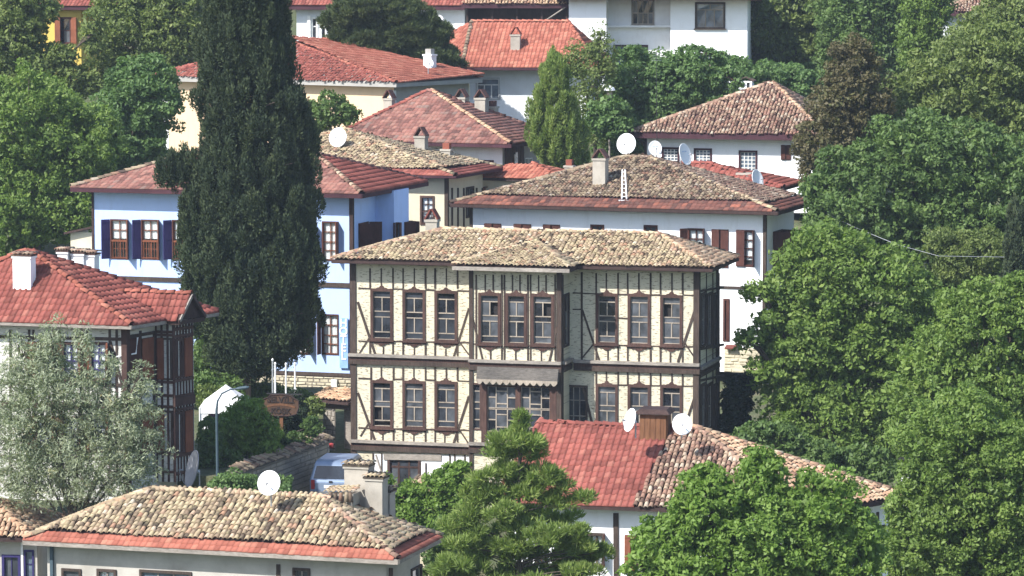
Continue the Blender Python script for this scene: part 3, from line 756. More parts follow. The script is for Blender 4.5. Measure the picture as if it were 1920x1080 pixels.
    floor_beam(Wl, 670, 770, 0, (.22, -.02)); floor_beam(Wb, 680, 967, 0, (.05, .06)); floor_beam(Wr, 682, 1190, 0, (-.2, .12)); floor_beam(Ws, 678, 1335, 0, (-.13, .1))
    floor_beam(Wl, 832, 770, 0, (.14, -.02)); floor_beam(Wb, 836, 967, 0, (.05, .06)); floor_beam(Wbs, 678, 1062, 0, (-.14, 0))
    # gallery hood with scalloped valance
    zt_ = Wb.at(975, 689)[1]; za = Wb.at(975, 712)[1]; s0, s1 = Wb.at(897, 700)[0], Wb.at(1049, 700)[0]
    m = MB()
    for k in range(4):
        h = (zt_-za)/4; m.boxv(Wb.pt(s0, za+k*h, 0), Wb.d*(s1-s0), Z*h, Wb.n*(.34-.055*k))
    m.build('hood', WOODH, root)
    prof = [(s0, za+.02)]; nS = 12
    for k in range(nS):
        for q in range(6): a = q/6*math.pi; prof.append((s0+(s1-s0)*(k+q/6)/nS, za - .06 - .13*math.sin(a)))
    prof += [(s1, za-.06), (s1, za+.02)]
    prism(Wb, prof, .345, .37, 'valance', SASH, root)
    for px in (908, 972, 1039):
        a, z1 = Wb.at(px, 716); _, z0 = Wb.at(px, 836); MB().boxv(Wb.pt(a-.11, z0, .0), Wb.d*.22, Z*(z1-z0), Wb.n*.075).build('gallery_post', WOODR, root)
    # chimney stack behind the left hip
    chimney(roof, f.on(811, 437, 4.2), .5, .45, .55, R(-15), CHIMP, 'gable')
    return root
main_house()

# ---------------------------------------------------------------- generic hipped house
def simple_roof(root, eave, faces, bands, ridges, mat=PURP, th=.2, single=0, fasc=None, seed=1, over=.07, excl=None, sag=.03, bare=0.0, rk='ridge'):
    rf = roof_body(root, eave, faces, mat, th); rg = random.Random(seed); fr = []
    for fc, bd in zip(faces, bands):
        if bd: fr += tile_frames(fc, bd, rg, excl, over, sag, bare)
    for a, b, m_ in ridges: fr += ridge_frames(a, b, m_, rg, kind=rk)
    put_tiles(fr, rf, single)
    for a, b, m_, h in (fasc or []): fascia(root, a, b, m_, h)
    return rf

# ---------------------------------------------------------------- white house behind the mansion
def white_house():
    f = Frame(1434, 450, 160, 19); o = .8; ze = f.solve(1463, 399, -o)[1] + .05; zb = f.solve(1434, 700, 0)[1]
    uL = f.solve(884, 420, 0)[0]; D = 5.4
    root = hroot('white_house', 'wide white house with brown shutters under a grey brown tiled hipped roof', f.pt(uL/2, D/2, zb))
    FL, FR, BR, BL = f.pt(uL-o, -o, ze), f.pt(o, -o, ze), f.pt(o, D+o, ze), f.pt(uL-o, D+o, ze)
    R0, R1 = f.on(1172, 297, 4.4), f.on(1216, 296, 4.4); R0.z = R1.z = (R0.z+R1.z)/2
    faces = [[FL, FR, R1, R0], [FR, BR, R1], [BL, FL, R0], [BR, BL, R0, R1]]
    bd = [('flat', T_DKRED, 3), ('barrel', T_MOSSD, None)]
    rf = simple_roof(root, [FL, FR, BR, BL], faces, [bd, [('flat', T_DKRED, 3), ('barrel', T_PINK, None)], bd, bd],
        [(FL, R0, T_MOSSD), (R0, R1, T_MOSSD), (FR, R1, T_MOSS), (BR, R1, T_MOSSD)], PURP, .18, seed=5, fasc=[(FL, FR, WOODD, .16), (FR, BR, WOODD, .16)])
    zt = ze-.1
    W1 = Wall(root, f.pt(uL, 0), f.pt(0, 0), zb, zt); W2 = Wall(root, f.pt(0, 0), f.pt(0, D), zb, zt); W3 = Wall(root, f.pt(uL, D), f.pt(uL, 0), zb, zt); W4 = Wall(root, f.pt(0, D), f.pt(uL, D), zb, zt)
    kw = dict(casing=.09, cmat=SHUT, mmat=SHUT, vs_=(.5,), hs=(.25,.5,.75), mw=.05, proud=.04)
    ang = R(95)
    for rc in ((909,419,940,486), (964,420,996,487), (1019,421,1050,488), (1107,421,1133,490), (1207,422,1233,492)):
        window(W1, rc, glass=GLASSD, shut=[(-1, R(4), SHUT), (1, R(4), SHUT)] if rc[0] < 1100 else None, **kw)
    window(W1, (1289,428,1321,500), glass=GLASSC, curtain=(0,1), shut=[(1, R(100), SHUT), (-1, R(130), SHUT)], **kw)
    window(W1, (1335,430,1366,502), glass=GLASSD, shut=[(-1, R(3), SHUT), (1, R(3), SHUT)], **kw)
    window(W1, (1381,431,1415,500), glass=GLASSC, curtain=(.15,1), shut=[(-1, R(4), SHUT), (1, R(95), SHUT)], **kw)
    window(W1, (1356,560,1368,640), glass=GLASSD, shut=[(1, R(10), SHUT)], **kw)
    for x0, x1 in ((1449,1466), (1472,1488)): window(W2, (x0,432,x1,498), glass=GLASSD, shut=[(-1, R(80), SHUT), (1, R(80), SHUT)], **kw)
    for wl in (W1, W2, W3, W4): wl.build(WHITE)
    W1.beam(884, 524, 1434, 541, .12, WOOD, .05, 'floor_beam')
    for u in (0, uL): MB().boxv(f.pt(u-.09, -.03, zb), f.U*.16, f.V*.16, Z*(zt-zb)).build('corner_post', WOOD, root)
    # rough lime base lower right
    W1b = Wall(root, f.pt(-1.9, -.06), f.pt(.03, -.06), zb, f.solve(1400, 652, 0)[1]); W1b.build(STONEY, 'base_wall'); 
    stones(W1b, 0, 1.93, W1b.z0, W1b.z1, STONEY, rh=.17, ln=(.25,.55), mx=120)
    # small tiled awning low on the wall
    a0 = W1.at(1362, 648); m = MB()
    p = W1.pt(a0[0], a0[1]); MB().boxv(p, W1.d*.55, W1.n*.35 - Z*.12, Z*.05).build('awning', T_RED, root)
    # chimney, ladder
    c = on_face(1123, 352, faces[0]) + f.V*.25; chimney(rf, c, .62, .55, 1.35, R(-19), CHIMP, 'gable', tmat=T_BRWN)
    # white roof ladder leaning on the slope
    lad = thing('ladder', 'narrow white ladder lying up the grey tiled roof beside a chimney', 'ladder', f.on(1170, 379, -.2))
    a, b = f.on(1166, 379, -.25), f.on(1167, 325, 2.0); a2, b2 = f.on(1175, 379, -.25), f.on(1172, 325, 2.0)
    up = Vector((0,0,.16))
    MB().tube([a+up, b+up], .035, 6).build('rail', PAINTW, lad); MB().tube([a2+up, b2+up], .035, 6).build('rail', PAINTW, lad)
    for k in range(7): t = (k+.5)/7; MB().tube([a.lerp(b, t)+up, a2.lerp(b2, t)+up], .018, 6).build('rung', PAINTW, lad)
    MB().boxv(a + Vector((-.15,0,.05)), Vector((.6,0,0)), Vector((0,.1,0)), Vector((0,0,.05))).build('foot_bar', PAINTW, lad)
    return root
white_house()

# ---------------------------------------------------------------- upper white house on the right
def upper_house():
    f = Frame(1530, 300, 185, 16); o = .75; ze = f.solve(1548, 255, -o)[1]; zb = f.solve(1530, 400, 0)[1]
    uL = f.solve(1211, 270, 0)[0]; D = 7.0
    root = hroot('upper_white_house', 'white hillside house with barred windows and plum painted eaves below twin white chimneys', f.pt(uL/2, D/2, zb))
    FL, FR, BR, BL = f.pt(uL-o, -o, ze), f.pt(o, -o, ze), f.pt(o, D+o, ze), f.pt(uL-o, D+o, ze)
    R0, R1 = f.on(1438, 158, 3.6), f.on(1452, 158, 3.6); R0.z = R1.z = (R0.z+R1.z)/2
    faces = [[FL, FR, R1, R0], [FR, BR, R1], [BL, FL, R0], [BR, BL, R0, R1]]; bd = [('bigbarrel', T_PINK, None)]
    rf = simple_roof(root, [FL, FR, BR, BL], faces, [bd]*4, [(FL, R0, T_PINK), (R0, R1, T_PINK), (FR, R1, T_ORNG), (BR, R1, T_PINK)], PURP, .25, seed=9, fasc=[(FL, FR, PURP, .26), (FR, BR, PURP, .26)])
    zt = ze-.1
    W1 = Wall(root, f.pt(uL, 0), f.pt(0, 0), zb, zt); W2 = Wall(root, f.pt(0, 0), f.pt(0, D), zb, zt); W3 = Wall(root, f.pt(uL, D), f.pt(uL, 0), zb, zt); W4 = Wall(root, f.pt(0, D), f.pt(uL, D), zb, zt)
    kw = dict(casing=.10, cmat=PURP, mmat=FRAMEW, vs_=(.25,.5,.75), hs=(.2,.4,.6,.8), mw=.045)
    for rc in ((1241,276,1274,309), (1301,278,1335,312), (1385,282,1420,325)): window(W1, rc, glass=GLASSB, **kw)
    window(W1, (1465,272,1483,300), casing=.06, cmat=PURP, glass=GLASSD, shut=[(-1, R(3), SHUT), (1, R(3), SHUT)])
    for wl in (W1, W2, W3, W4): wl.build(WHITE)
    for u in (0, uL): MB().boxv(f.pt(u-.07, -.03, zb), f.U*.13, f.V*.13, Z*(zt-zb)).build('corner_post', WOODD, root)
    for px, vv in ((1366, 6.0), (1400, 6.0)):
        c = f.on(px, 176, vv); chimney(rf, c, .70, .6, .30, R(-16), WHITE, 'house', tmat=T_PINK)
    # antenna pole with a small dish fixed to it is in front of the wall
    return root
upper_house()

# ---------------------------------------------------------------- peach house with red roof
def peach_house():
    f = Frame(739, 200, 190, 34); o = .55; ze = f.solve(737, 156, -o)[1]; zb = f.solve(739, 330, 0)[1]
    uL = f.solve(307, 200, 0)[0]; D = 7.2
    root = hroot('peach_house', 'tall peach house with red tiled hip roof standing behind the cypress', f.pt(uL/2, D/2, zb))
    FL, FR, BR, BL = f.pt(uL-o, -o, ze), f.pt(o, -o, ze), f.pt(o, D+o, ze), f.pt(uL-o, D+o, ze)
    R0, R1 = f.on(540, 77, 3.0), f.on(618, 76, 5.0); R0.z = R1.z = (R0.z+R1.z)/2
    faces = [[FL, FR, R1, R0], [FR, BR, R1], [BL, FL, R0], [BR, BL, R0, R1]]
    faces = [[FL, FR, R0], [FR, BR, R1, R0], [BL, FL, R0], [BR, BL, R0, R1]]
    b1 = [('bigbarrel', T_RED, None)]; b2 = [('wave', T_REDO, None)]
    rf = simple_roof(root, [FL, FR, BR, BL], faces, [b1, b2, b1, b2], [(FL, R0, T_RED), (R0, R1, T_REDO), (FR, R0, T_REDO), (BR, R1, T_REDO)], CONC, .22, seed=12)
    zt = ze-.12
    W1 = Wall(root, f.pt(uL, 0), f.pt(0, 0), zb, zt); W2 = Wall(root, f.pt(0, 0), f.pt(0, D), zb, zt); W3 = Wall(root, f.pt(uL, D), f.pt(uL, 0), zb, zt); W4 = Wall(root, f.pt(0, D), f.pt(uL, D), zb, zt)
    W1.build(PEACH); W2.build(CONC); W3.build(PEACH); W4.build(PEACH)  # right wall is grey: its shade is put into the colour
    MB().boxv(f.pt(uL-.03, -.04, zb), f.U*.42, f.V*.2, Z*(zt-.3-zb)).build('quoin', WHITE2, root)
    MB().boxv(f.pt(-.3, -.04, zb), f.U*.33, f.V*.2, Z*(zt-.3-zb)).build('quoin', WHITE2, root)
    c = f.on(806, 128, 5.5); chimney(rf, c, .55, .5, .75, R(-34), WHITE2, 'pot', tmat=CONC)
    return root
peach_house()

# ---------------------------------------------------------------- red brown roofed house
def brown_house():
    f = Frame(942, 300, 178, 22); o = .8; ze = f.solve(966, 272, -o)[1] + .05; zb = f.solve(942, 420, 0)[1]
    uL = f.solve(650, 300, 0)[0]; D = 5.2
    root = hroot('brown_roof_house', 'house with red brown flat tiled roof, wooden corner bay and several plaster chimneys', f.pt(uL/2, D/2, zb))
    FL, FR, BR, BL = f.pt(uL-o, -o, ze), f.pt(o, -o, ze), f.pt(o, D+o, ze), f.pt(uL-o, D+o, ze)
    R0, R1 = f.on(801, 172, 4.0), f.on(812, 172, 4.0); R0.z = R1.z = (R0.z+R1.z)/2
    faces = [[FL, FR, R1, R0], [FR, BR, R1], [BL, FL, R0], [BR, BL, R0, R1]]; bd = [('flat', T_BRWN, None)]
    rf = simple_roof(root, [FL, FR, BR, BL], faces, [bd]*4, [(FL, R0, T_RED), (R0, R1, T_BRWN), (FR, R1, T_ORNG), (BR, R1, T_BRWN)], PURP, .2, seed=15, fasc=[(FL, FR, PURP, .2), (FR, BR, PURP, .2)])
    zt = ze-.1
    W1 = Wall(root, f.pt(uL, 0), f.pt(0, 0), zb, zt); W2 = Wall(root, f.pt(0, 0), f.pt(0, D), zb, zt); W3 = Wall(root, f.pt(uL, D), f.pt(uL, 0), zb, zt); W4 = Wall(root, f.pt(0, D), f.pt(uL, D), zb, zt)
    window(W1, (898,300,926,340), casing=.1, cmat=PURP, glass=GLASSD, vs_=(.5,), hs=(.5,))
    window(W2, (984,296,990,338), casing=.05, cmat=FRAMEW, glass=GLASSB, hs=(.5,)); window(W2, (991,296,997,338), casing=.05, cmat=FRAMEW, glass=GLASSB, hs=(.5,))
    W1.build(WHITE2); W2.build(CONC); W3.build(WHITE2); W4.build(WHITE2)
    # wooden closet bay at the corner
    a = W2.at(946, 300)[0]; b = W2.at(980, 300)[0]
    m = MB(); n_ = 9
    for k in range(n_): m = MB().boxv(W2.pt(a+(b-a)*k/n_+.01, zb, 0), W2.d*((b-a)/n_-.02), Z*(zt-zb), W2.n*(.09+.01*(k % 2))); m.build('board', WOODR, root)
    MB().boxv(W2.pt((a+b)/2-.1, W2.at(960,340)[1], .12), W2.d*.32, Z*1.5, W2.n*.03).build('slit_window', GLASSB, root)
    MB().boxv(W2.pt((a+b)/2-.22, W2.at(960,340)[1], .12), W2.d*.09, Z*1.4, W2.n*.035).build('slit_frame', FRAMEW, root)
    for px, py, vv, wx, h, cap in ((730, 198, 3.4, .5, .35, 'gable'), (866, 205, 4.6, .55, .6, 'gable'), (903, 222, 4.4, .6, 1.05, 'gable'), (924, 222, 5.2, .45, .6, 'pot')):
        chimney(rf, f.on(px, py, vv), wx, .5, h, R(-22), CHIMP, cap, tmat=T_BRWN)
    return root
brown_house()

# ---------------------------------------------------------------- house with lichen grown roof between cypress and mansion
def lichen_house():
    f = Frame(838, 380, 169, 20); o = .75; ze = f.solve(860, 330, -o)[1]; zb = f.solve(838, 470, 0)[1]
    uL = f.solve(600, 380, 0)[0]; D = 5.0
    root = hroot('lichen_roof_house', 'beige house with bumpy lichen covered roof edged by a row of red tiles', f.pt(uL/2, D/2, zb))
    FL, FR, BR, BL = f.pt(uL-o, -o, ze), f.pt(o, -o, ze), f.pt(o, D+o, ze), f.pt(uL-o, D+o, ze)
    R0, R1 = f.on(610, 247, 4.2), f.on(652, 248, 4.2); R0.z = R1.z = (R0.z+R1.z)/2
    faces = [[FL, FR, R1, R0], [FR, BR, R1], [BL, FL, R0], [BR, BL, R0, R1]]; bd = [('flat', T_RED, 2), ('bigbarrel', T_MOSS, None)]
    bd2 = [('flat', T_RED, 3), ('bigbarrel', T_MOSS, None)]
    rf = simple_roof(root, [FL, FR, BR, BL], faces, [bd, bd2, bd, bd], [(FL, R0, T_MOSS), (R0, R1, T_MOSS), (FR, R1, T_MOSS), (BR, R1, T_MOSS)], PURP, .14, seed=18, sag=.07, fasc=[(FL, FR, PURP, .12), (FR, BR, PURP, .12)])
    zt = ze-.1
    W1 = Wall(root, f.pt(uL, 0), f.pt(0, 0), zb, zt); W2 = Wall(root, f.pt(0, 0), f.pt(0, D), zb, zt); W3 = Wall(root, f.pt(uL, D), f.pt(uL, 0), zb, zt); W4 = Wall(root, f.pt(0, D), f.pt(uL, D), zb, zt)
    window(W1, (788,367,815,422), casing=.10, cmat=WOODR, mmat=WOODR, glass=GLASSC, curtain=(0,1), vs_=(.5,), hs=(.25,.5,.75), bars=4)
    window(W2, (873,350,888,408), casing=.1, cmat=WOOD, glass=GLASSD, vs_=(.5,), hs=(.5,)); window(W2, (908,350,916,380), casing=.05, cmat=WOODY, glass=GLASSD)
    for wl in (W1, W2, W3, W4): wl.build(BEIGE)
    for px in (846, 857, 868, 892, 903):
        a, z1 = W2.at(px, 360); MB().boxv(W2.pt(a, zb, 0), W2.d*.14, Z*(z1+ .2 -zb), W2.n*.05).build('post', WOOD, root)
    MB().boxv(f.pt(-.12, -.04, zb), f.U*.18, f.V*.18, Z*(zt-zb)).build('corner_post', WOOD, root)
    chimney(rf, f.on(790, 288, 4.0), .55, .5, .85, R(-20), CHIMP, 'gable', tmat=T_BRWN); chimney(rf, f.on(838, 292, 4.6), .5, .45, .3, R(-20), CHIMP, 'pot', tmat=T_REDO)
    return root
lichen_house()

# ---------------------------------------------------------------- blue hotel
def blue_house():
    f = Frame(660, 500, 156, 18); o = .75; ze = f.solve(690, 364, -o)[1]; zb = f.solve(660, 760, 0)[1]
    uL = f.solve(175, 450, 0)[0]; D = 7.4
    root = hroot('blue_hotel', 'pale blue hotel with white curtained shuttered windows and dark red tiled roof behind the cypress', f.pt(uL/2, D/2, zb))
    FL, FR, BR, BL = f.pt(uL-o, -o, ze), f.pt(o, -o, ze), f.pt(o, D+o, ze), f.pt(uL-o, D+o, ze)
    R0, R1 = f.on(372, 284, 3.6), f.on(592, 292, 3.6); R0.z = R1.z = (R0.z+R1.z)/2
    M1 = f.pt(o, 2.6, ze); faces = [[FL, FR, R1, R0], [FR, BR, R1], [BL, FL, R0], [BR, BL, R0, R1]]; bd = [('flat', T_BRWN, None)]
    rf = simple_roof(root, [FL, FR, BR, BL], faces, [bd, [('widewave', T_RED, None)], bd, bd], [(FL, R0, T_MOSSD), (R0, R1, T_BRWN), (FR, R1, T_PINK), (BR, R1, T_BRWN)], PURP, .2, seed=21, fasc=[(FL, FR, PURP, .2), (FR, BR, PURP, .2)])
    zt = ze-.1; zs = f.solve(660, 704, 0)[1]
    # projecting oriel on the right side
    W1 = Wall(root, f.pt(uL, 0), f.pt(0, 0), zs, zt); W2 = Wall(root, f.pt(0, 0), f.pt(0, D), zs, zt); W3 = Wall(root, f.pt(uL, D), f.pt(uL, 0), zb, zt); W4 = Wall(root, f.pt(0, D), f.pt(uL, D), zb, zt)
    kw = dict(casing=.065, cmat=SHUT, mmat=SHUTB, glass=GLASSC, vs_=(.5,), hs=(.25,.48,.75), mw=.035, proud=.04)
    for x0 in (207, 265, 323, 381, 439, 497, 555):
        y = 411 + (x0-207)*.012
        window(W1, (x0, y, x0+34, y+75), curtain=(.52,1), bars=6, shut=[(-1, R(128), SHUTV), (1, R(108), SHUTB)], **kw)
    window(W1, (604,415,635,489), curtain=(0,1), shut=[(1, R(93), SHUTB)], **kw)
    for x0 in (381, 439, 497, 549): window(W1, (x0,588,x0+33,664), curtain=(0,1), shut=[(-1, R(93), SHUT), (1, R(93), SHUT)], **kw)
    window(W1, (603,589,635,665), curtain=(0,1), shut=[(-1, R(93), SHUT)], **kw)
    for x0, x1 in ((672,690), (705,720)): window(W2, (x0,417,x1,480), glass=GLASSB, casing=.1, cmat=SHUT, mmat=SHUT, vs_=(.5,), hs=(.25,.5,.75), shut=[(-1, R(60), SHUT), (1, R(110), SHUT)])
    for wl in (W1, W2, W3, W4): wl.build(BLUEW)
    W2b = Wall(root, f.pt(0, 3.1), f.pt(.9, 3.1), zs+2, zt)
    or1 = MB().boxv(f.pt(.004, 3.1, zs+2.2), f.U*.9, f.V*2.0, Z*(zt-zs-2.2)).build('oriel', BLUEW, root)
    W5 = Wall(root, f.pt(.905, 3.1), f.pt(.905, 5.1), zs+2.2, zt); W6 = Wall(root, f.pt(.004, 3.095), f.pt(.9, 3.095), zs+2.2, zt)
    window(W6, (742,417,752,478), casing=.08, cmat=SHUT, glass=GLASSB, hs=(.5,), hole=False, shut=[(-1, R(100), SHUT), (1, R(100), SHUT)])
    window(W5, (758,415,772,474), casing=.1, cmat=SHUT, glass=GLASSD, hs=(.5,), hole=False, shut=[(-1, R(60), SHUT), (1, R(60), SHUT)])
    z = W1.at(400, 527)[1]; MB().boxv(W1.pt(-.05, z-.1, -.02), W1.d*(W1.L+.1), Z*.2, W1.n*.09).build('floor_beam', WOOD, root)
    z = W1.at(640, 702)[1]; MB().boxv(W1.pt(-.05, z-.1, -.02), W1.d*(W1.L+.1), Z*.16, W1.n*.09).build('floor_beam', WOOD, root)
    MB().boxv(f.pt(-.11, -.05, zs), f.U*.18, f.V*.18, Z*(zt-zs)).build('corner_post', WOODD, root)
    MB().boxv(f.pt(uL-.05, -.05, zs), f.U*.10, f.V*.18, Z*(zt-zs)).build('corner_post', WOODD, root)
    # stone base
    Wst = Wall(root, f.pt(uL, -.1), f.pt(.1, -.1), zb-1.2, zs-.1); Wst.build(MORT, 'base_wall')
    s0 = Wst.at(480, 730)[0]; stones(Wst, s0, Wst.L, Wst.at(600, 775)[1], Wst.z1, STONEY, rh=.15, ln=(.2,.5), mx=290)
    # small shop hatch and meter box
    W1s = Wst; a, z = W1s.at(627, 708); MB().boxv(W1s.pt(a-.12, z-.5, .02), W1s.d*.28, Z*.42, W1s.n*.12).build('meter_box', FRAMEW, root)
    # hotel sign
    sg = thing('hotel_sign', 'vertical pale blue sign reading HOTEL on the blue wall', 'sign', W1.pt(*W1.at(645, 690), .05))
    a0, z1 = W1.at(638, 596); a1, z0 = W1.at(654, 690)
    MB().boxv(W1.pt(a0, z0, .055), W1.d*(a1-a0), Z*(z1-z0), W1.n*.06).build('board', SIGNB, sg)
    for i, chh in enumerate('HOTEL'):
        p = W1.pt((a0+a1)/2, z1 - (z1-z0)*(.10+.165*i), .13) - sg.location; d = W1.d; n_ = W1.n
        letters(chh, .50, Matrix(((d.x, 0, n_.x, p.x), (d.y, 0, n_.y, p.y), (d.z, 1, n_.z, p.z), (0,0,0,1))), FRAMEW, sg, 'letter')
    return f
blue_f = blue_house()

# ---------------------------------------------------------------- red roofed half timbered house on the left
def red_house():
    f = Frame(236, 660, 128, 16); o = .62; ze = f.solve(262, 611, -o)[1]; zb = f.solve(236, 905, 0)[1] - .8
    uL = -9.5; br = Pz(424, 586, ze); fr0 = Pz(262, 611, ze); sk = br - fr0; f.V = sk.normalized(); D = sk.length - 2*o
    root = hroot('red_roof_house', 'half timbered house with bright red hipped roof, small gable and white chimney', f.pt(uL/2, D/2, zb))
    FL, FR, BR, BL = f.pt(uL-o, -o, ze), f.pt(o, -o, ze), f.pt(o, D+o, ze), f.pt(uL-o, D+o, ze)
    R1 = P(59, 473, f.pt(0,D/2).y+1.8); R0 = R1 - f.U*.3
    faces = [[FL, FR, R1, R0], [FR, BR, R1], [BL, FL, R0], [BR, BL, R0, R1]]
    b1 = [('wave', T_RED, None)]; b2 = [('widewave', T_RED, None)]
    # gabled oriel on the right side
    u1 = o + .55; v0 = f.solve_side(336, 602, u1)[0]; v1 = f.solve_side(384, 598, u1)[0]; vm = (v0+v1)/2; za = f.solve_side(360, 553, u1)[1]
    v0, v1 = min(v0, v1), max(v0, v1)
    M_ = f.V.cross(Z); M_ = M_ if M_.dot(f.U) > 0 else -M_; k_ = M_.dot(f.U); sl = (R1.z-ze)/((f.pt(o,0)-R1).dot(M_)); ui = o - (za-ze)/sl/k_
    bL, bR, A, I, cL, cR = f.pt(u1, v0, ze), f.pt(u1, v1, ze), f.pt(u1, vm, za), f.pt(ui, vm, za+.02), f.pt(o, v0, ze), f.pt(o, v1, ze)
    rf = simple_roof(root, [FL, FR, cL, bL, bR, cR, BR, BL], faces + [[cL, bL, A, I], [bR, cR, I, A]], [b1, b2, b2, b1, b1, b1],
        [(FL, R0, T_REDO), (FR, R1, T_REDO), (BR, R1, T_RED), (A, I, T_REDO)], WOODD, .16, seed=31, sag=.008,
        excl=None, fasc=[(FL, FR, WOODG, .14), (FR, cL, WOODG, .14), (cR, BR, WOODG, .14)])
    # gable triangle and its barge boards
    MB().add([bL-f.U*.12, bR-f.U*.12, A-f.U*.12], [[0,1,2]]).build('gable_wall', WOODD, root)
    m = MB(); bar(m, bL + f.U*.01, A + f.U*.01, .14, Z, .05, f.U); m.build('barge_board', WOODG, root)
    m = MB(); bar(m, bR + f.U*.01, A + f.U*.01, .14, Z, .05, f.U); m.build('barge_board', WOODD, root)
    zt = ze-.1
    W1 = Wall(root, f.pt(uL, 0), f.pt(0, 0), zb, zt); W2 = Wall(root, f.pt(0, 0), f.pt(0, D), zb, zt); W3 = Wall(root, f.pt(uL, D), f.pt(uL, 0), zb, zt); W4 = Wall(root, f.pt(0, D), f.pt(uL, D), zb, zt)
    kw = dict(casing=.09, cmat=WOODR, mmat=SHUTV, glass=GLASSC, vs_=(.5,), hs=(.25,.5,.75), mw=.05, sill=.05)
    for x0 in (66, 116, 168): window(W1, (x0,641,x0+34,712), curtain=(0,1), shut=[(-1, R(150), SHUTB), (1, R(115), SHUTB)], apron=True, **kw)
    for x0 in (66, 116, 168): window(W1, (x0,780,x0+34,846), curtain=(0,1), shut=[(-1, R(150), SHUTB), (1, R(115), SHUTB)], **kw)
    for ya, yb in ((633, 712), (768, 846)):
        window(W2, (290,ya,311,yb), casing=.1, cmat=WOOD, glass=GLASSB, vs_=(.5,), hs=(.5,), shut=[(-1, R(12), SHUT)])
        window(W2, (264,ya,286,yb), casing=.1, cmat=WOODR, glass=GLASSD, shut=[(-1, R(4), SHUTB), (1, R(4), SHUTB)])
        window(W2, (241,ya,261,yb), casing=.1, cmat=WOODR, glass=GLASSD, shut=[(-1, R(4), SHUT), (1, R(4), SHUT)])
    for wl in (W1, W3, W4): wl.build(INFILL2)
    W2.build(INFILL2)
    # oriel box
    ub = u1 - .45
    ob = MB().boxv(f.pt(.004, v0+.35, zb+.6), f.U*(ub-.004), f.V*(v1-v0-.5), Z*(zt-zb-.6)).build('oriel', INFILL2, root)
    WB = Wall(root, f.pt(ub+.005, v0+.35), f.pt(ub+.005, v1-.15), zb+.6, zt)
    Lb = WB.L
    for (ya, yb) in ((632, 706), (769, 848)):
        z1 = WB.at(350, ya)[1]; z0 = WB.at(350, yb)[1]
        for k in range(2): window(WB, (Lb*(.04+.48*k), Lb*(.48+.48*k), z0, z1), px=False, casing=.09, cmat=WOODR, mmat=WOODR, vs_=(.33,.66), hs=(.5,), hole=False, glass=GLASSD, shut=[(-1, R(4), SHUTB), (1, R(4), SHUTB)] if k else None)
    for py in (614, 628, 710, 740, 765, 851, 884):
        z = WB.at(350, py)[1]; MB().boxv(WB.pt(-.05, z-.06, 0), WB.d*(Lb+.1), Z*.12, WB.n*.06).build('rail', WOODR, root)
    z = WB.at(350, 750)[1]; MB().boxv(WB.pt(-.08, z-.16, 0), WB.d*(Lb+.16), Z*.32, WB.n*.10).build('floor_beam', WOODR, root)
    for k in range(7):
        s_ = Lb*k/6; MB().boxv(WB.pt(s_-.03, WB.z0, 0), WB.d*.06, Z*(zt-WB.z0), WB.n*(.045+.002*(k % 2))).build('stud', WOODR, root)
    WF = Wall(root, f.pt(.01, v0+.345), f.pt(ub, v0+.345), zb+.6, zt)
    for (ya, yb) in ((633, 712), (769, 846)):
        z1 = WF.at(305, ya)[1]; z0 = WF.at(305, yb)[1]
        window(WF, (WF.L*.12, WF.L*.92, z0, z1), px=False, casing=.08, cmat=WOOD, mmat=WOODR, vs_=(.5,), hs=(.25,.5,.75), hole=False, glass=GLASSB, shut=[(-1, R(5), SHUTB)])
    for py in (622, 628, 716, 741, 762, 850, 884):
        z = WF.at(305, py)[1]; MB().boxv(WF.pt(0, z-.05, 0), WF.d*WF.L, Z*.10, WF.n*.05).build('rail', WOODR, root)
    for k in range(4): MB().boxv(WF.pt(WF.L*k/3-.04, WF.z0, 0), WF.d*.08, Z*(zt-WF.z0), WF.n*.04).build('stud', WOODR, root)
    # timbers front
    for x in (20, 55, 63, 103, 112, 154, 165, 206, 219): W1.beam(x, 618, x, 900, .09, WOOD, .035, 'stud')
    for y in (636, 722, 762, 860): W1.beam(-40, y-6, 236, y, .12 if y != 762 else .25, WOOD if y != 762 else WOODR, .05, 'rail')
    W1.beam(207, 640, 233, 735, .1, WOOD, .045, 'brace'); W1.beam(190, 722, 200, 760, .08, WOOD, .045, 'brace')
    for x in (239, 262.5, 288, 313, 320): W2.beam(x, 620, x, 890, .12, WOOD, .04, 'stud')
    for y in (630, 716, 765, 850): W2.beam(238, y+2, 330, y-14, .12, WOOD, .05, 'rail')
    MB().boxv(f.pt(-.14, -.07, zb), f.U*.22, f.V*.22, Z*(zt-zb)).build('corner_post', WOODR, root)
    # bent white drain pipe
    p = [f.pt(.06, -.15, 0)+Z*W1.at(236, y)[1] for y in (668, 664)]
    a = W2.at(250, 632); b_ = W2.at(247, 662); MB().tube([W2.pt(a[0], a[1], .2), W2.pt(b_[0], b_[1], .2), f.pt(-.3, -.12, W1.at(236, 669)[1])], .035, 6).build('drain_pipe', PAINTW, root)
    c = on_face(41, 547, faces[0]) + f.N*.25; chimney(rf, c, .72, .5, 1.32, R(-16), WHITE, 'tiles', tmat=T_PINK)
    for px, h, wx in ((122, .62, .42), (150, .55, .5), (172, .5, .42)): chimney(rf, P(px, 502, f.pt(0, D).y+1.6), wx, .5, h, R(-16), WHITE2, 'tiles', sunk=6.5, tmat=T_PINK)
    return root
red_house()

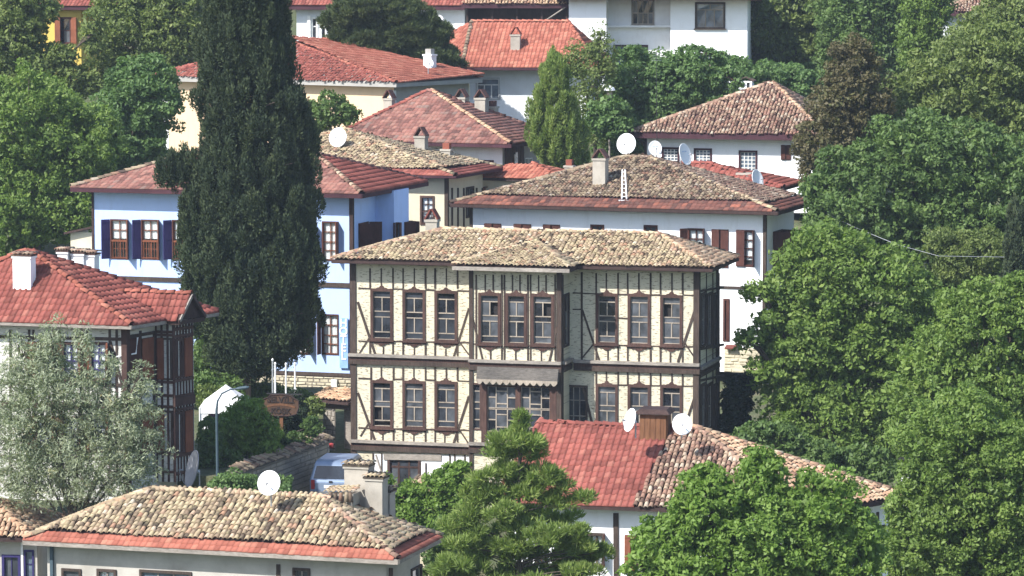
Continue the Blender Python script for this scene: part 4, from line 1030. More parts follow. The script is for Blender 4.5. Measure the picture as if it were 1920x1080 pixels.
# ---------------------------------------------------------------- long low house at the bottom
def bottom_house():
    ze = P(746, 1049, 113).z; FR = Pz(746, 1049, ze); FL = Pz(44, 1012, ze); BR = Pz(829, 1007, ze)
    U = (FR-FL).normalized(); V = Vector((-U.y, U.x, 0)); dep = (BR-FR).dot(V); BL = FL + V*dep
    zb = ze - 5.2; root = hroot('long_low_house', 'long grey plastered house with lumpy buff tiled roof and red eaves tiles', (FL+BR)/2 + Z*(zb-ze))
    def onplane(px, py, k):
        q = FL + V*(dep*k); r = ray(px, py); t = (q-CAM).dot(V)/r.dot(V); return CAM + r*t
    R0, R1 = onplane(286, 919, .55), onplane(606, 936, .55)
    faces = [[FL, FR, R1, R0], [FR, BR, R1], [BL, FL, R0], [BR, BL, R0, R1]]
    bd = [('smallflat', T_REDO, 2), ('barrel', T_MOSS, None)]; bd2 = [('smallflat', T_REDO, 2), ('barrel', T_MOSS, None)]
    rf = simple_roof(root, [FL, FR, BR, BL], faces, [bd, bd2, [('barrel', T_MOSS, None)], bd], [(FL, R0, T_MOSS), (R0, R1, T_MOSS), (FR, R1, T_PINK), (BR, R1, T_MOSS)], WOODD, .14, single=300, seed=41, sag=.05,
        fasc=[(FL, FR, WOODG, .17), (FR, BR, WOODG, .15)], rk='bigridge')
    o = .6; zt = ze-.1
    A, B, C, E = FL+U*o+V*o, FR-U*o+V*o, BR-U*o-V*o, BL+U*o-V*o
    W1 = Wall(root, A, B, zb, zt); W2 = Wall(root, B, C, zb, zt); W3 = Wall(root, E, A, zb, zt); W4 = Wall(root, C, E, zb, zt)
    kw = dict(casing=.09, cmat=WOOD, mmat=WOODG, mw=.05)
    window(W1, (116,1066,153,1120), glass=GLASSD, **kw); window(W1, (182,1067,219,1122), glass=GLASSC, curtain=(0,1), vs_=(.5,), hs=(.5,), **kw)
    window(W1, (262,1070,360,1125), glass=GLASSB, vs_=(.33,.66), hs=(.5,), **kw); window(W1, (549,1065,582,1108), glass=GLASSD, vs_=(.5,), **kw); window(W1, (430,1090,500,1130), glass=GLASSD, **kw)
    window(W2, (770,1062,790,1110), glass=GLASSD, **kw)
    for wl in (W1, W2, W3, W4): wl.build(GREYP)
    for px in (522, 733): W1.beam(px, 1058 if px < 700 else 1065, px, 1160, .14, WOOD, .03, 'post')
    MB().boxv(W1.pt(.15, zb, .03), W1.d*.11, Z*(zt-zb), W1.n*.1).build('drain_pipe', PAINTG, root)
    MB().boxv(W1.pt(.5, zb, .01), W1.d*(W1.L*.3), Z*(W1.at(200,1064)[1]-zb), W1.n*.03).build('base_render', PEACH, root) if False else None
    # chimneys at the back right and a tiled hump
    rz = math.atan2(U.y, U.x)
    for px, py, k, wx, h, cap in ((673, 925, .86, .85, .95, 'tiles'), (706, 948, .80, .62, .95, 'tiles'), (722, 962, 1.0, .55, .75, 'tiles')):
        chimney(rf, onplane(px, py, k), wx, .6, h, rz, CHIMP, cap, tmat=T_MOSS)
    # little tiled hump (old smoke vent)
    a = onplane(608, 938, .60); b = onplane(662, 938, .60); hgt = Z*.2; a2, b2 = a + V*.7, b + V*.7
    hump = MB(); hump.add([a-Z*.2, b-Z*.2, b2-Z*.2, a2-Z*.2, a+hgt, b+hgt, b2+hgt, a2+hgt], [[0,1,5,4],[1,2,6,5],[2,3,7,6],[3,0,4,7],[4,5,6,7]])
    ho = hump.build('smoke_vent', CHIMP, rf); rg = random.Random(5)
    fr = tile_frames([a, b, b+hgt, a+hgt], [('barrel', T_MOSSD, None)], rg) + tile_frames([a+hgt, b+hgt, b2+hgt+Z*.1, a2+hgt+Z*.1], [('barrel', T_MOSS, None)], rg)
    L = root_loc(rf)
    for kind, mk, M, r_, row in fr:
        ob = bpy.data.objects.new('vent_tile', tile_variant(kind, mk, int(r_*12) % 12)); COL.objects.link(ob); ob.parent = ho; mm = Matrix(M.tolist()); mm.translation -= L; ob.matrix_basis = mm
    return rf
bottom_house()

def corner_house():
    """the house cut by the lower left corner of the picture"""
    ze = P(58, 1009, 119.5).z; FR = Pz(58, 1009, ze); BR = Pz(126, 973, ze); FL = FR + Vector((-7, .8, 0)); U = (FR-FL).normalized(); V = Vector((-U.y, U.x, 0))
    BL = FL + V*(BR-FR).dot(V); zb = ze-6.5
    root = hroot('corner_house', 'house with pale orange buff tiled roof cut off at the lower left corner', (FL+BR)/2 + Z*(zb-ze))
    R1 = P(-24, 935, 121.6); R0 = R1 - U*3
    faces = [[FL, FR, R1, R0], [FR, BR, R1], [BL, FL, R0], [BR, BL, R0, R1]]; bd = [('bigbarrel', T_ORNG, None)]
    rf = simple_roof(root, [FL, FR, BR, BL], faces, [bd]*4, [(FR, R1, T_ORNG), (BR, R1, T_ORNG)], WOODD, .14, seed=44, sag=.05, fasc=[(FL, FR, WOODD, .14), (FR, BR, WOODD, .14)])
    o = .45; zt = ze-.1; A, B, C, E = FL+U*o+V*o, FR+U*.1+V*o, BR-U*.5-V*o, BL+U*o-V*o
    W1 = Wall(root, A, B, zb, zt); W2 = Wall(root, B, C, zb, zt); W3 = Wall(root, E, A, zb, zt); W4 = Wall(root, C, E, zb, zt)
    window(W1, (4,1040,39,1110), casing=.09, cmat=SHUTV, glass=GLASSD, vs_=(.5,)); 
    window(W1, (45,1031,64,1085), casing=.06, cmat=SHUTV, glass=GLASSB, hs=(.5,))
    for wl in (W1, W2, W3, W4): wl.build(GREYP)
    MB().boxv(W1.pt(*W1.at(41, 1110), .02), W1.d*.08, Z*1.9, W1.n*.05).build('drain_pipe', PAINTW, root)
corner_house()

# ---------------------------------------------------------------- house with the two coloured roof, lower right
def right_house():
    ze = P(1520, 962, 120).z; FR = Pz(1520, 962, ze); FL = Pz(926, 941, ze); BR = Pz(1702, 931, ze)
    U = (FR-FL).normalized(); V = Vector((-U.y, U.x, 0)); dep = 4.3; BL = FL + V*(2*dep); BK = BR + V*2.2 - U*2.0
    zb = ze - 5.6; root = hroot('two_tone_roof_house', 'white house whose roof is half red and half speckled buff tiles', (FL+FR)/2 + V*dep + Z*(zb-ze))
    def onplane(px, py, k):
        q = FL + V*k; r = ray(px, py); t = (q-CAM).dot(V)/r.dot(V); return CAM + r*t
    R0, R1 = onplane(1012, 791, dep), onplane(1303, 807, dep); R0.z = R1.z = (R0.z+R1.z)/2
    E = Pz(1184, 953, ze); E = FL + U*((E-FL).dot(U)); T = R0.lerp(R1, (1264-1012)/(1303-1012))
    faces = [[FL, E, T, R0], [E, FR, R1, T], [FR, BR, R1], [BL, FL, R0], [BR, BK, R1], [BK, BL, R0, R1]]
    sp = [('bigbarrel', T_PINK, None)]
    rf = simple_roof(root, [FL, FR, BR, BK, BL], faces, [[('wave', T_RED, None)], [('barrel', T_PINK, None)], [('bigbarrel', T_ORNG, None)], [('wave', T_RED, None)], sp, sp],
        [(FL, R0, T_RED), (R0, R1, T_RED), (FR, R1, T_PINK), (BR, R1, T_ORNG)], WOODD, .15, single=300, seed=51, sag=.012, fasc=[(FL, FR, WOODD, .14), (FR, BR, WOODD, .14)])
    o = .6; zt = ze-.1; A, B = FL+U*o+V*o, FR-U*.75+V*o; C = BR - U*.7 + V*.1; K = BK - V*.6 - U*.5; G = BL + U*o - V*o
    W1 = Wall(root, A, B, zb, zt); W2 = Wall(root, B, C, zb, zt); W3 = Wall(root, C, K, zb, zt); W4 = Wall(root, K, G, zb, zt); W5 = Wall(root, G, A, zb, zt)
    kw = dict(casing=.10, cmat=WOOD, mmat=WOODR, mw=.05, glass=GLASSC, vs_=(.5,), hs=(.5,))
    window(W1, (1055,997,1081,1060), curtain=(0,1), shut=[(-1, R(165), SHUT), (1, R(165), SHUT)], **kw); window(W1, (1103,999,1134,1062), curtain=(0,1), shut=[(-1, R(150), SHUT), (1, R(100), SHUT)], **kw)
    window(W1, (1003,996,1027,1060), curtain=(0,1), **kw)
    window(W1, (1172,1003,1196,1075), glass=GLASSD, casing=.1, cmat=SHUT, shut=[(-1, R(4), SHUTB), (1, R(40), SHUTB)]); window(W1, (1230,1005,1262,1075), curtain=(0,1), **kw)
    window(W2, (1640,985,1660,1030), casing=.08, cmat=WOOD, glass=GLASSD)
    for wl in (W1, W2, W3, W4, W5): wl.build(WHITE)
    W1.beam(1155, 962, 1156, 1140, .19, WOOD, .05, 'post'); W2.beam(1645, 960, 1645, 1050, .12, WOOD, .04, 'post'); W2.beam(1600, 995, 1690, 985, .07, WOOD, .05, 'rail')
    # boarded chimney box with lead apron
    c = onplane(1228, 829, dep-.35); rz = math.atan2(U.y, U.x); ch = MB().box(c-Z*.9, .98, .85, 2.0, rz).build('chimney', WOODY, rf)
    M = Matrix.Rotation(rz, 3, 'Z'); X, Yv = M @ Vector((1,0,0)), M @ Vector((0,1,0))
    for k in range(5): MB().boxv(c - X*.49 + X*(.196*k+.006) - Yv*(.455+.006*(k % 2)) - Z*.05, X*.184, Yv*.03, Z*1.13).build('board', WOODY, ch)
    for k in range(4): MB().boxv(c + X*.491 - Yv*.42 + Yv*(.21*k+.006) - Z*.05, X*.025, Yv*.198, Z*1.13).build('board', WOODY, ch)
    cp = MB(); t = c + Z*1.10; cp.add([t-X*.66-Yv*.62, t+X*.66-Yv*.62, t+X*.66+Yv*.62, t-X*.66+Yv*.62, t-X*.5+Z*.16-Yv*.5, t+X*.5+Z*.16-Yv*.5, t+X*.5+Z*.16+Yv*.5, t-X*.5+Z*.16+Yv*.5], [[3,2,1,0],[4,5,6,7],[0,1,5,4],[1,2,6,5],[2,3,7,6],[3,0,4,7]]); cp.build('cap', WOODD, ch)
    MB().box(c + Z*1.06, 1.14, 1.0, .05, rz).build('cap_tray', WOODG, ch)
    MB().boxv(c - X*.58 - Yv*.62 - Z*.22, X*1.16, Yv*.2, Z*.13).build('flashing', STEEL, ch)
    return rf
right_house()

# ---------------------------------------------------------------- houses along the top edge
def top_red_house():
    f = Frame(1100, 150, 203, 9); o = 1.2; ze = f.solve(1118, 127, -o)[1]; zb = f.solve(1100, 260, 0)[1]; uL = f.solve(880, 150, 0)[0]; D = 6
    root = hroot('orange_roof_house', 'white house, upper wall toned for eave shade, under a broad orange red ribbed tile roof', f.pt(uL/2, D/2, zb))
    FL, FR = f.on(866, 120, -o), f.on(1122, 127, -o); FL.z = FR.z = ze; R0, R1 = f.on(884, 42, 3.2), f.on(1066, 41, 3.2); R0.z = R1.z = (R0.z+R1.z)/2
    BL, BR = FL + f.V*8, FR + f.V*8
    LL = f.on(818, 120, -o+1.0); LL.z = ze; LR = f.on(838, 62, 2.6)
    faces = [[FL, FR, R1, R0], [FR, BR, R1], [LL, FL, R0, LR], [BR, BL, R0, R1]]; b = [('wave', T_REDO, None)]
    rf = simple_roof(root, [FL, FR, BR, BL, LL], faces, [b, b, b, b], [(R0, R1, T_REDO), (FL, R0, T_MOSSD), (FR, R1, T_REDO)], PURP, .18, seed=61, sag=.0, fasc=[(FL, FR, PURP, .17)])
    zt = ze-.1
    W1 = Wall(root, f.pt(uL, 0), f.pt(0, 0), zb, zt); W2 = Wall(root, f.pt(0, 0), f.pt(0, D), zb, zt); W3 = Wall(root, f.pt(uL, D), f.pt(uL, 0), zb, zt)
    window(W1, (892,145,938,187), casing=.10, cmat=STEEL, mmat=FRAMEW, glass=GLASSB, cell=[(0,1,.7,1),(0,.33,0,.7),(.33,.66,0,.7),(.66,1,0,.7)], mw=.06)
    for wl in (W1, W2, W3): wl.build(WHITE3)  # greyer white puts the eave shade into the wall colour
    MB().boxv(W1.pt(0, zb, .004), W1.d*W1.L, Z*(W1.at(900,188)[1]-zb), W1.n*.05).build('sunlit_wall_band', WHITE, root)  # white band stands for the sunlit wall below the eave shadow
    chimney(rf, f.on(967, 93, .6), .55, .5, .85, R(-9), CHIMP, 'gable', tmat=T_REDO)
    return root
top_red_house()

def concrete_block():
    f = Frame(1401, 80, 214, 6); zb = f.solve(1401, 190, 0)[1]; zt = f.solve(1401, -8, 0)[1]; D = 8
    uL = f.solve(1068, 60, 0)[0]; u1 = f.solve(1138, 60, 0)[0]; u2 = f.solve(1257, 60, 0)[0]
    root = thing('apartment_block', 'white rendered apartment block with recessed window bay at the top edge', 'building', f.pt(uL/2, D/2, zb))
    Wa = Wall(root, f.pt(uL, -.6), f.pt(u1, -.6), zb, zt); Wb_ = Wall(root, f.pt(u1, -.6), f.pt(u1, 1.0), zb, zt); Wc = Wall(root, f.pt(u1, 1.0), f.pt(u2, 1.0), zb, zt)
    Wd = Wall(root, f.pt(u2, 1.0), f.pt(u2, 0), zb, zt); We = Wall(root, f.pt(u2, 0), f.pt(0, 0), zb, zt); Wf = Wall(root, f.pt(0, 0), f.pt(0, D), zb, zt); Wg = Wall(root, f.pt(uL, D), f.pt(uL, -.6), zb, zt)
    window(We, (1303,4,1360,54), casing=.12, cmat=WOOD, mmat=SASH, glass=GLASSB, cell=[(0,.5,.75,1),(.5,1,.75,1),(0,.33,0,.75),(.33,.66,0,.75),(.66,1,0,.75)], mw=.06, sill=.1)
    window(We, (1304,99,1358,150), casing=.12, cmat=PURP, mmat=SASH, glass=GLASSB, vs_=(.5,), hs=(.6,), mw=.06)
    window(Wc, (1184,-20,1227,47), casing=.08, cmat=WOODG, mmat=SASH, glass=GLASSD, vs_=(.25,.5,.75), hs=(.33,.7), mw=.06, sill=.1)
    window(Wc, (1150,84,1215,135), casing=.1, cmat=PURP, mmat=SASH, glass=GLASSB, vs_=(.5,), mw=.06)
    window(Wb_, (1140,-10,1154,45), casing=.08, cmat=SASH, mmat=SASH, glass=GLASSD, hs=(.5,), hole=False) if False else None
    for wl in (Wa, Wb_, Wc, Wd, We, Wf, Wg): wl.build(WHITE2 if wl in (Wc, Wb_, Wd) else WHITE)  # recess walls take a duller white, their shade put into the colour
    z = Wc.at(1200, 48)[1]; MB().boxv(Wc.pt(0, z-.1, .0), Wc.d*Wc.L, Z*.12, Wc.n*.5).build('ledge', WHITE2, root)
    o = .9; e = [f.pt(uL-o, -.6-o, zt), f.pt(o, -o-.6, zt), f.pt(o, D+o, zt), f.pt(uL-o, D+o, zt)]; k0, k1 = f.pt(uL+3, D/2, zt+2), f.pt(-3, D/2, zt+2)
    roof_body(root, e, [[e[0], e[1], k1, k0], [e[1], e[2], k1], [e[2], e[3], k0, k1], [e[3], e[0], k0]], PURP, .25)
    return root
concrete_block()

def loggia_house():
    f = Frame(1064, 20, 216, 6); o = .6; ze = f.solve(1066, 9, -o)[1]; zb = f.solve(1064, 120, 0)[1]; uL = f.solve(872, 20, 0)[0]; D = 6
    root = hroot('loggia_house', 'dark timber loggia under a buff tiled eave at the top edge', f.pt(uL/2, D/2, zb))
    FL, FR, BR, BL = f.pt(uL-o*.3, -o, ze), f.pt(.1, -o, ze), f.pt(.1, D+o, ze), f.pt(uL-o*.3, D+o, ze); R0, R1 = f.pt(uL+2, D/2, ze+1.8), f.pt(-2, D/2, ze+1.8)
    faces = [[FL, FR, R1, R0], [FR, BR, R1], [BL, FL, R0], [BR, BL, R0, R1]]
    simple_roof(root, [FL, FR, BR, BL], faces, [[('bigbarrel', T_ORNG, None)], None, None, None], [], PURP, .22, seed=71)
    W1 = Wall(root, f.pt(uL, .6), f.pt(0, .6), zb, ze-.1); W1.build(WOODD); W2 = Wall(root, f.pt(0, -.2), f.pt(0, D), zb, ze-.1); W2.build(WOODD)
    W3 = Wall(root, f.pt(uL, D), f.pt(uL, -.2), zb, ze-.1); W3.build(WHITE3)
    for u in np.linspace(uL+.1, -.1, 5): MB().boxv(f.pt(u, -.2, zb), f.U*.12, f.V*.12, Z*(ze-.15-zb)).build('post', WOODD, root)
    MB().tube([f.on(1067, 9, -.5), f.on(1016, 43, -.9)], .05, 6).build('prop', WOODG, root)
loggia_house()

def pillar_house():
    f = Frame(872, 40, 220, 8); o = .7; ze = f.solve(878, 10, -o)[1]; zb = f.solve(872, 120, 0)[1]; uL = f.solve(556, 40, 0)[0]; D = 6
    root = hroot('pillar_house', 'white house with white pillared windows half hidden by the dark pine', f.pt(uL/2, D/2, zb))
    FL, FR, BR, BL = f.pt(uL-o, -o, ze), f.pt(o, -o, ze), f.pt(o, D+o, ze), f.pt(uL-o, D+o, ze); R0, R1 = f.pt(uL+3, D/2, ze+1.8), f.pt(-3, D/2, ze+1.8)
    faces = [[FL, FR, R1, R0], [FR, BR, R1], [BL, FL, R0], [BR, BL, R0, R1]]
    simple_roof(root, [FL, FR, BR, BL], faces, [[('wave', T_RED, None)], None, None, None], [], PURP, .3, seed=72)
    W1 = Wall(root, f.pt(uL, 0), f.pt(0, 0), zb, ze-.1); W2 = Wall(root, f.pt(0, 0), f.pt(0, D), zb, ze-.1); W3 = Wall(root, f.pt(uL, D), f.pt(uL, 0), zb, ze-.1)
    for x0 in (583, 600, 618): window(W1, (x0,32,x0+13,74), casing=.10, cmat=FRAMEW, mmat=FRAMEW, glass=GLASSD, hs=(.6,), mw=.06)
    window(W1, (700,35,730,70), casing=.1, cmat=FRAMEW, glass=GLASSB, vs_=(.5,)); window(W1, (640,32,655,74), casing=.1, cmat=FRAMEW, glass=GLASSD)
    for wl in (W1, W2, W3): wl.build(WHITE3)
    MB().boxv(W1.pt(W1.at(577,30)[0], W1.at(577,76)[1], .01), W1.d*.2, Z*(W1.at(577,29)[1]-W1.at(577,76)[1]), W1.n*.14).build('pillar', FRAMEW, root)
pillar_house()

def yellow_house():
    f = Frame(152, 60, 212, 10); o = .6; ze = f.solve(160, 11, -o)[1]; zb = f.solve(150, 150, 0)[1]; uL = f.solve(60, 60, 0)[0]; D = 6
    root = hroot('yellow_house', 'bright yellow house wall with brown shutters glimpsed through the trees', f.pt(uL/2, D/2, zb))
    FL, FR, BR, BL = f.pt(uL-o, -o, ze), f.pt(o+2, -o, ze), f.pt(o+2, D+o, ze), f.pt(uL-o, D+o, ze); R0, R1 = f.pt(uL+1, D/2, ze+1.8), f.pt(-1, D/2, ze+1.8)
    faces = [[FL, FR, R1, R0], [FR, BR, R1], [BL, FL, R0], [BR, BL, R0, R1]]
    simple_roof(root, [FL, FR, BR, BL], faces, [[('wave', T_RED, None)], None, None, None], [], PURP, .25, seed=73)
    W1 = Wall(root, f.pt(uL, 0), f.pt(0, 0), zb, ze-.1); W2 = Wall(root, f.pt(0, 0), f.pt(0, D), zb, ze-.1); W3 = Wall(root, f.pt(uL, D), f.pt(uL, 0), zb, ze-.1)
    window(W1, (104,32,134,82), casing=.1, cmat=SHUT, glass=GLASSD, vs_=(.5,), hs=(.5,), shut=[(-1, R(30), SHUTB), (1, R(150), SHUTB)])
    for wl in (W1, W2, W3): wl.build(YELLOW)
yellow_house()

def far_roof_house():
    f = Frame(1960, 10, 226, 10); ze = f.solve(1960, 24, 0)[1]; zb = ze-4; uL = f.solve(1768, 24, 0)[0]; D = 6
    root = hroot('hilltop_house', 'pinkish tiled roof peeping over the trees at the upper right corner', f.pt(uL/2, D/2, zb))
    FL, FR, BR, BL = f.pt(uL-.6, -.6, ze), f.pt(.6, -.6, ze), f.pt(.6, D+.6, ze), f.pt(uL-.6, D+.6, ze); R0, R1 = f.pt(uL+3, D/2, ze+1.3), f.pt(-3, D/2, ze+1.3)
    faces = [[FL, FR, R1, R0], [FR, BR, R1], [BL, FL, R0], [BR, BL, R0, R1]]; bd = [('bigbarrel', T_PINK, None)]
    simple_roof(root, [FL, FR, BR, BL], faces, [bd, None, bd, None], [(FL, R0, T_PINK)], PURP, .2, seed=74)
    for a, b in ((f.pt(uL, 0), f.pt(0, 0)), (f.pt(0, 0), f.pt(0, D)), (f.pt(uL, D), f.pt(uL, 0))): Wall(root, a, b, zb, ze-.1).build(WHITE3)
far_roof_house()

def shed():
    f = Frame(172, 450, 163, 18); ze = f.solve(172, 436, 0)[1]; zb = f.solve(172, 520, 0)[1]; uL = -1.1
    root = hroot('garden_shed', 'small beige shed with dark pitched roof beside the blue hotel', f.pt(-.5, .5, zb)); root['category'] = 'shed'
    for a, b in ((f.pt(uL, 0), f.pt(0, 0)), (f.pt(0, 0), f.pt(0, 2)), (f.pt(uL, 2), f.pt(uL, 0))): Wall(root, a, b, zb, ze).build(BEIGE)
    FL, FR, BR, BL = f.pt(uL-.2, -.3, ze-.1), f.pt(.3, -.3, ze+.25), f.pt(.3, 2.3, ze+.25), f.pt(uL-.2, 2.3, ze-.1)
    MB().add([FL, FR, BR, BL, FL+Z*.1, FR+Z*.1, BR+Z*.1, BL+Z*.1], [[3,2,1,0],[4,5,6,7],[0,1,5,4],[1,2,6,5],[2,3,7,6],[3,0,4,7]]).build('roof', WOODD, root)
shed()

# red roof corner and stack seen between the white houses
def small_red_house():
    f = Frame(1440, 345, 171, 18); ze = f.solve(1470, 352, -.4)[1]; zb = ze-4; uL = -6.5; D = 4
    root = hroot('low_red_roof_house', 'low house with red tiled roof squeezed between the two white houses', f.pt(uL/2, D/2, zb))
    FL, FR, BR, BL = f.pt(uL, -.4, ze), f.pt(.9, -.4, ze), f.pt(.9, D, ze), f.pt(uL, D, ze); R1 = f.on(1330, 308, 2.0); R0 = R1 - f.U*1.5
    faces = [[FL, FR, R1, R0], [FR, BR, R1], [BL, FL, R0], [BR, BL, R0, R1]]; bd = [('widewave', T_RED, None)]
    rf = simple_roof(root, [FL, FR, BR, BL], faces, [bd, bd, bd, bd], [(FR, R1, T_RED), (R0, R1, T_RED)], WOODD, .15, seed=76)
    for a, b in ((f.pt(uL, 0), f.pt(0, 0)), (f.pt(0, 0), f.pt(0, D-.3))): Wall(root, a, b, zb, ze-.1).build(WHITE2)
    chimney(rf, f.on(1396, 346, .9), .7, .5, .55, R(-18), CHIMP, 'none')
small_red_house()

def mid_red_roof():
    f = Frame(1045, 335, 173, 20); ze = f.solve(1050, 336, -.3)[1]; zb = ze-4
    root = hroot('sheltered_low_house', 'low orange red roof and brick stack between the pine and the grey tiled roof', f.pt(-1.5, 1.5, zb))
    FL, FR, BR, BL = f.pt(-4.5, -.3, ze), f.pt(.3, -.3, ze), f.pt(.3, 3.5, ze), f.pt(-4.5, 3.5, ze); R1 = f.on(1003, 309, 1.6); R0 = R1 - f.U*1.2
    faces = [[FL, FR, R1, R0], [FR, BR, R1], [BL, FL, R0], [BR, BL, R0, R1]]; bd = [('wave', T_REDO, None)]
    rf = simple_roof(root, [FL, FR, BR, BL], faces, [bd, bd, bd, bd], [(FR, R1, T_REDO)], WOODD, .15, seed=77)
    for a, b in ((f.pt(-4.2, 0), f.pt(0, 0)), (f.pt(0, 0), f.pt(0, 3.2))): Wall(root, a, b, zb, ze-.1).build(BEIGE)
    chimney(rf, f.on(1068, 330, 3.0), .45, .4, .5, R(-20), CHIMP, 'pot', tmat=T_REDO)
mid_red_roof()

# ================================================================== DISHES
CAMF = (-.1, -1, .12)
dish(505, 906, 115.6, .40, (-.25, -1, .35), 'white satellite dish on the ridge of the long low house', .75)
dish(1183, 788, 123.2, .40, (-.95, -.45, .3), 'white satellite dish seen sideways left of the boarded chimney', .6, mark=False)
dish(1279, 796, 123.0, .36, (.05, -1, .3), 'white satellite dish right of the boarded chimney', .45)
dish(1175, 270, 168, .48, (-.35, -1, .25), 'largest white dish rising above the grey tiled ridge', 1.0)
dish(1228, 278, 168.5, .34, (.3, -1, .2), 'small white dish below the tall antenna pole', .9)
dish(1283, 290, 166.5, .50, (.85, -.6, .3), 'narrow turned white dish between the barred windows', .9)
dish(1419, 336, 168.5, .44, (.8, -.65, .3), 'white dish beside the plaster stack on the red roof', .7, mark=False)
dish(634, 258, 173, .46, (-.3, -1, .3), 'white dish on the lichen covered roof beside the cypress', .5)
dish(821, 42, 207, .42, (-.5, -1, .3), 'white dish at the edge of the orange roof by the dark pine', .8, mark=False)
dish(804, 119, 193, .26, (.2, -1, .2), 'tiny dish on a mast in front of the peach house chimney', 1.0, mark=False)
dish(364, 881, 124, .66, (-.92, -.36, .25), 'big grey satellite dish standing edge on beside the half timbered house', 1.3, DISHG, False)

# ================================================================== LANE, GARDEN TERRACE, GATE
def lane_and_terrace():
    m, n, l, b = newmat('lane paving'); v = coords(n, l, 1.0); t = noise(n, l, v, 4, 6, .7); r = ramp(n, [(.3, (.10,.095,.09)), (.7, (.20,.19,.175))]); l.new(t.outputs['Fac'], r.inputs['Fac']); l.new(r.outputs['Color'], b.inputs['Base Color']); b.inputs['Roughness'].default_value = .95
    pts = [P(575, 1000, 122), P(720, 960, 126), P(668, 925, 137), P(660, 850, 141), P(604, 850, 141), P(590, 925, 137)]
    mm = MB(); vs_ = [Vector((p.x, p.y, ground_z(p.x, p.y) + .16)) for p in pts]; mm.add(vs_, [[0,1,2,5], [5,2,3,4]]); o = mm.build('lane', m, None, loc=vs_[0]); o['kind'] = 'structure'
    # raised garden behind the retaining wall
    za = P(430, 888, 130).z - .15
    A, B, C, E = P(300, 888, 131), P(430, 888, 130), P(606, 824, 139.2), P(606, 760, 152); E2 = P(300, 760, 152)
    ter = MB(); top = [Vector((q.x, q.y, za)) for q in (A, B, C)] + [Vector((q.x, q.y, za+.7)) for q in (E, E2)]
    bot = [p - Z*6 for p in top]; k = 5
    ter.add(top + bot, [[0,1,2,3,4]] + [[i, k+i, k+(i+1) % k, (i+1) % k] for i in range(k)]); o = ter.build('terrace', MATS['dry grass and earth'], None, loc=top[0]); o['kind'] = 'structure'
    w0, w1 = Vector((B.x, B.y, 0)), Vector((C.x, C.y, 0)); d = (w1-w0).normalized(); nn = d.cross(Z)
    root = thing('garden_wall', 'shaded stone retaining wall with tiled coping running up to the gate', 'wall', Vector((B.x, B.y, za-3)))
    Wg = Wall(root, w0 + nn*.25, w1 + nn*.25, za-3, za+.12); Wg.build(MORT); stones(Wg, 0, Wg.L, za-2.4, za+.12, STONEM, rh=.22, ln=(.25,.6), mx=280)
    MB().boxv(w0 - nn*.15 + Z*(za-.02), w1-w0, nn*.4, Z*.13).build('core', MORT, root)
    Wg2 = Wall(root, w0 - d*1.0 + nn*.25, w0 + nn*.25, za-3, za-.1)
    rg = random.Random(8); a, b_ = w0 + nn*.42 + Z*(za+.10), w1 + nn*.42 + Z*(za+.10)
    fr = tile_frames([a, b_, b_ - nn*.40 + Z*.2, a - nn*.40 + Z*.2], [('bigbarrel', T_MOSSD, None)], rg, over=.02)
    L = root_loc(root); cop = MB().boxv(w0 + nn*.36 + Z*(za+.06), w1-w0, -nn*.5 + Z*.16, Z*.04).build('coping', MORT, root)
    for kind, mk, M, r_, row in fr:
        ob = bpy.data.objects.new('coping_tile', tile_variant(kind, mk, int(r_*12) % 12)); COL.objects.link(ob); ob.parent = cop; mt = Matrix(M.tolist()); mt.translation -= L; ob.matrix_basis = mt
    # gate house
    f = Frame(668, 800, 145.3, 36); zb = ground_z(f.O.x, f.O.y) - .5
    g = thing('gateway', 'shaded stone gateway with sloping tiled hood beside the mansion', 'gateway', f.pt(-.6, .5, zb))
    uL = f.solve(603, 800, 0)[0]; zt = f.solve(640, 752, 0)[1]
    pl = Wall(g, f.pt(uL, 0), f.pt(uL+.75, 0), zb, zt); pl.build(MORT, 'pier'); stones(pl, 0, .75, zb+.5, zt, STONEM, rh=.2, ln=(.2,.45), mx=120)
    pr = Wall(g, f.pt(-.30, 0), f.pt(0, 0), zb, zt); pr.build(MORT, 'pier'); 
    pls = Wall(g, f.pt(uL, .7), f.pt(uL, 0), zb, zt); pls.build(STONEY, 'pier')
    bk = Wall(g, f.pt(uL+.75, .6), f.pt(-.3, .6), zb, zt); bk.build(STONEY, 'back_wall')
    MB().boxv(f.pt(uL-.05, -.05, zt-.35), f.U*(-uL+.1), f.V*.7, Z*.35).build('lintel', WOOD, g)
    bw = f.solve(648, 800, .55); MB().boxv(f.pt(uL+.8, .55, zb), f.U*(-uL-1.15), f.V*.06, Z*(zt-zb-.3)).build('door', WOODG, g)
    e = [f.pt(uL-.25, -.35, zt), f.pt(-.15, -.35, zt), f.pt(-.15, .8, zt+.32), f.pt(uL-.25, .8, zt+.32)]
    rf = MB().add(e + [p - Z*.1 for p in e], [[0,1,2,3],[7,6,5,4],[0,4,5,1],[1,5,6,2],[2,6,7,3],[3,7,4,0]]).build('hood', WOODD, g)
    for kind, mk, M, r_, row in tile_frames(e, [('bigbarrel', T_ORNG, None)], rg):
        ob = bpy.data.objects.new('roof_tile', tile_variant(kind, mk, int(r_*12) % 12)); COL.objects.link(ob); ob.parent = rf; mt = Matrix(M.tolist()); mt.translation -= root_loc(g); ob.matrix_basis = mt
    # red lantern on the gate
    c = P(621, 836, 140.4); t = thing('red_lantern', 'small red lamp fixed to the stone gateway', 'lamp', c)
    MB().tube([c + Vector((0,.3,.05)), c + Vector((0,.05,.05))], .02, 6).build('bracket', BLACK, t); MB().tube([c-Z*.1, c-Z*.05, c+Z*.08, c+Z*.12], [.03,.10,.11,.04], 10).build('shade', REDP, t)
lane_and_terrace()

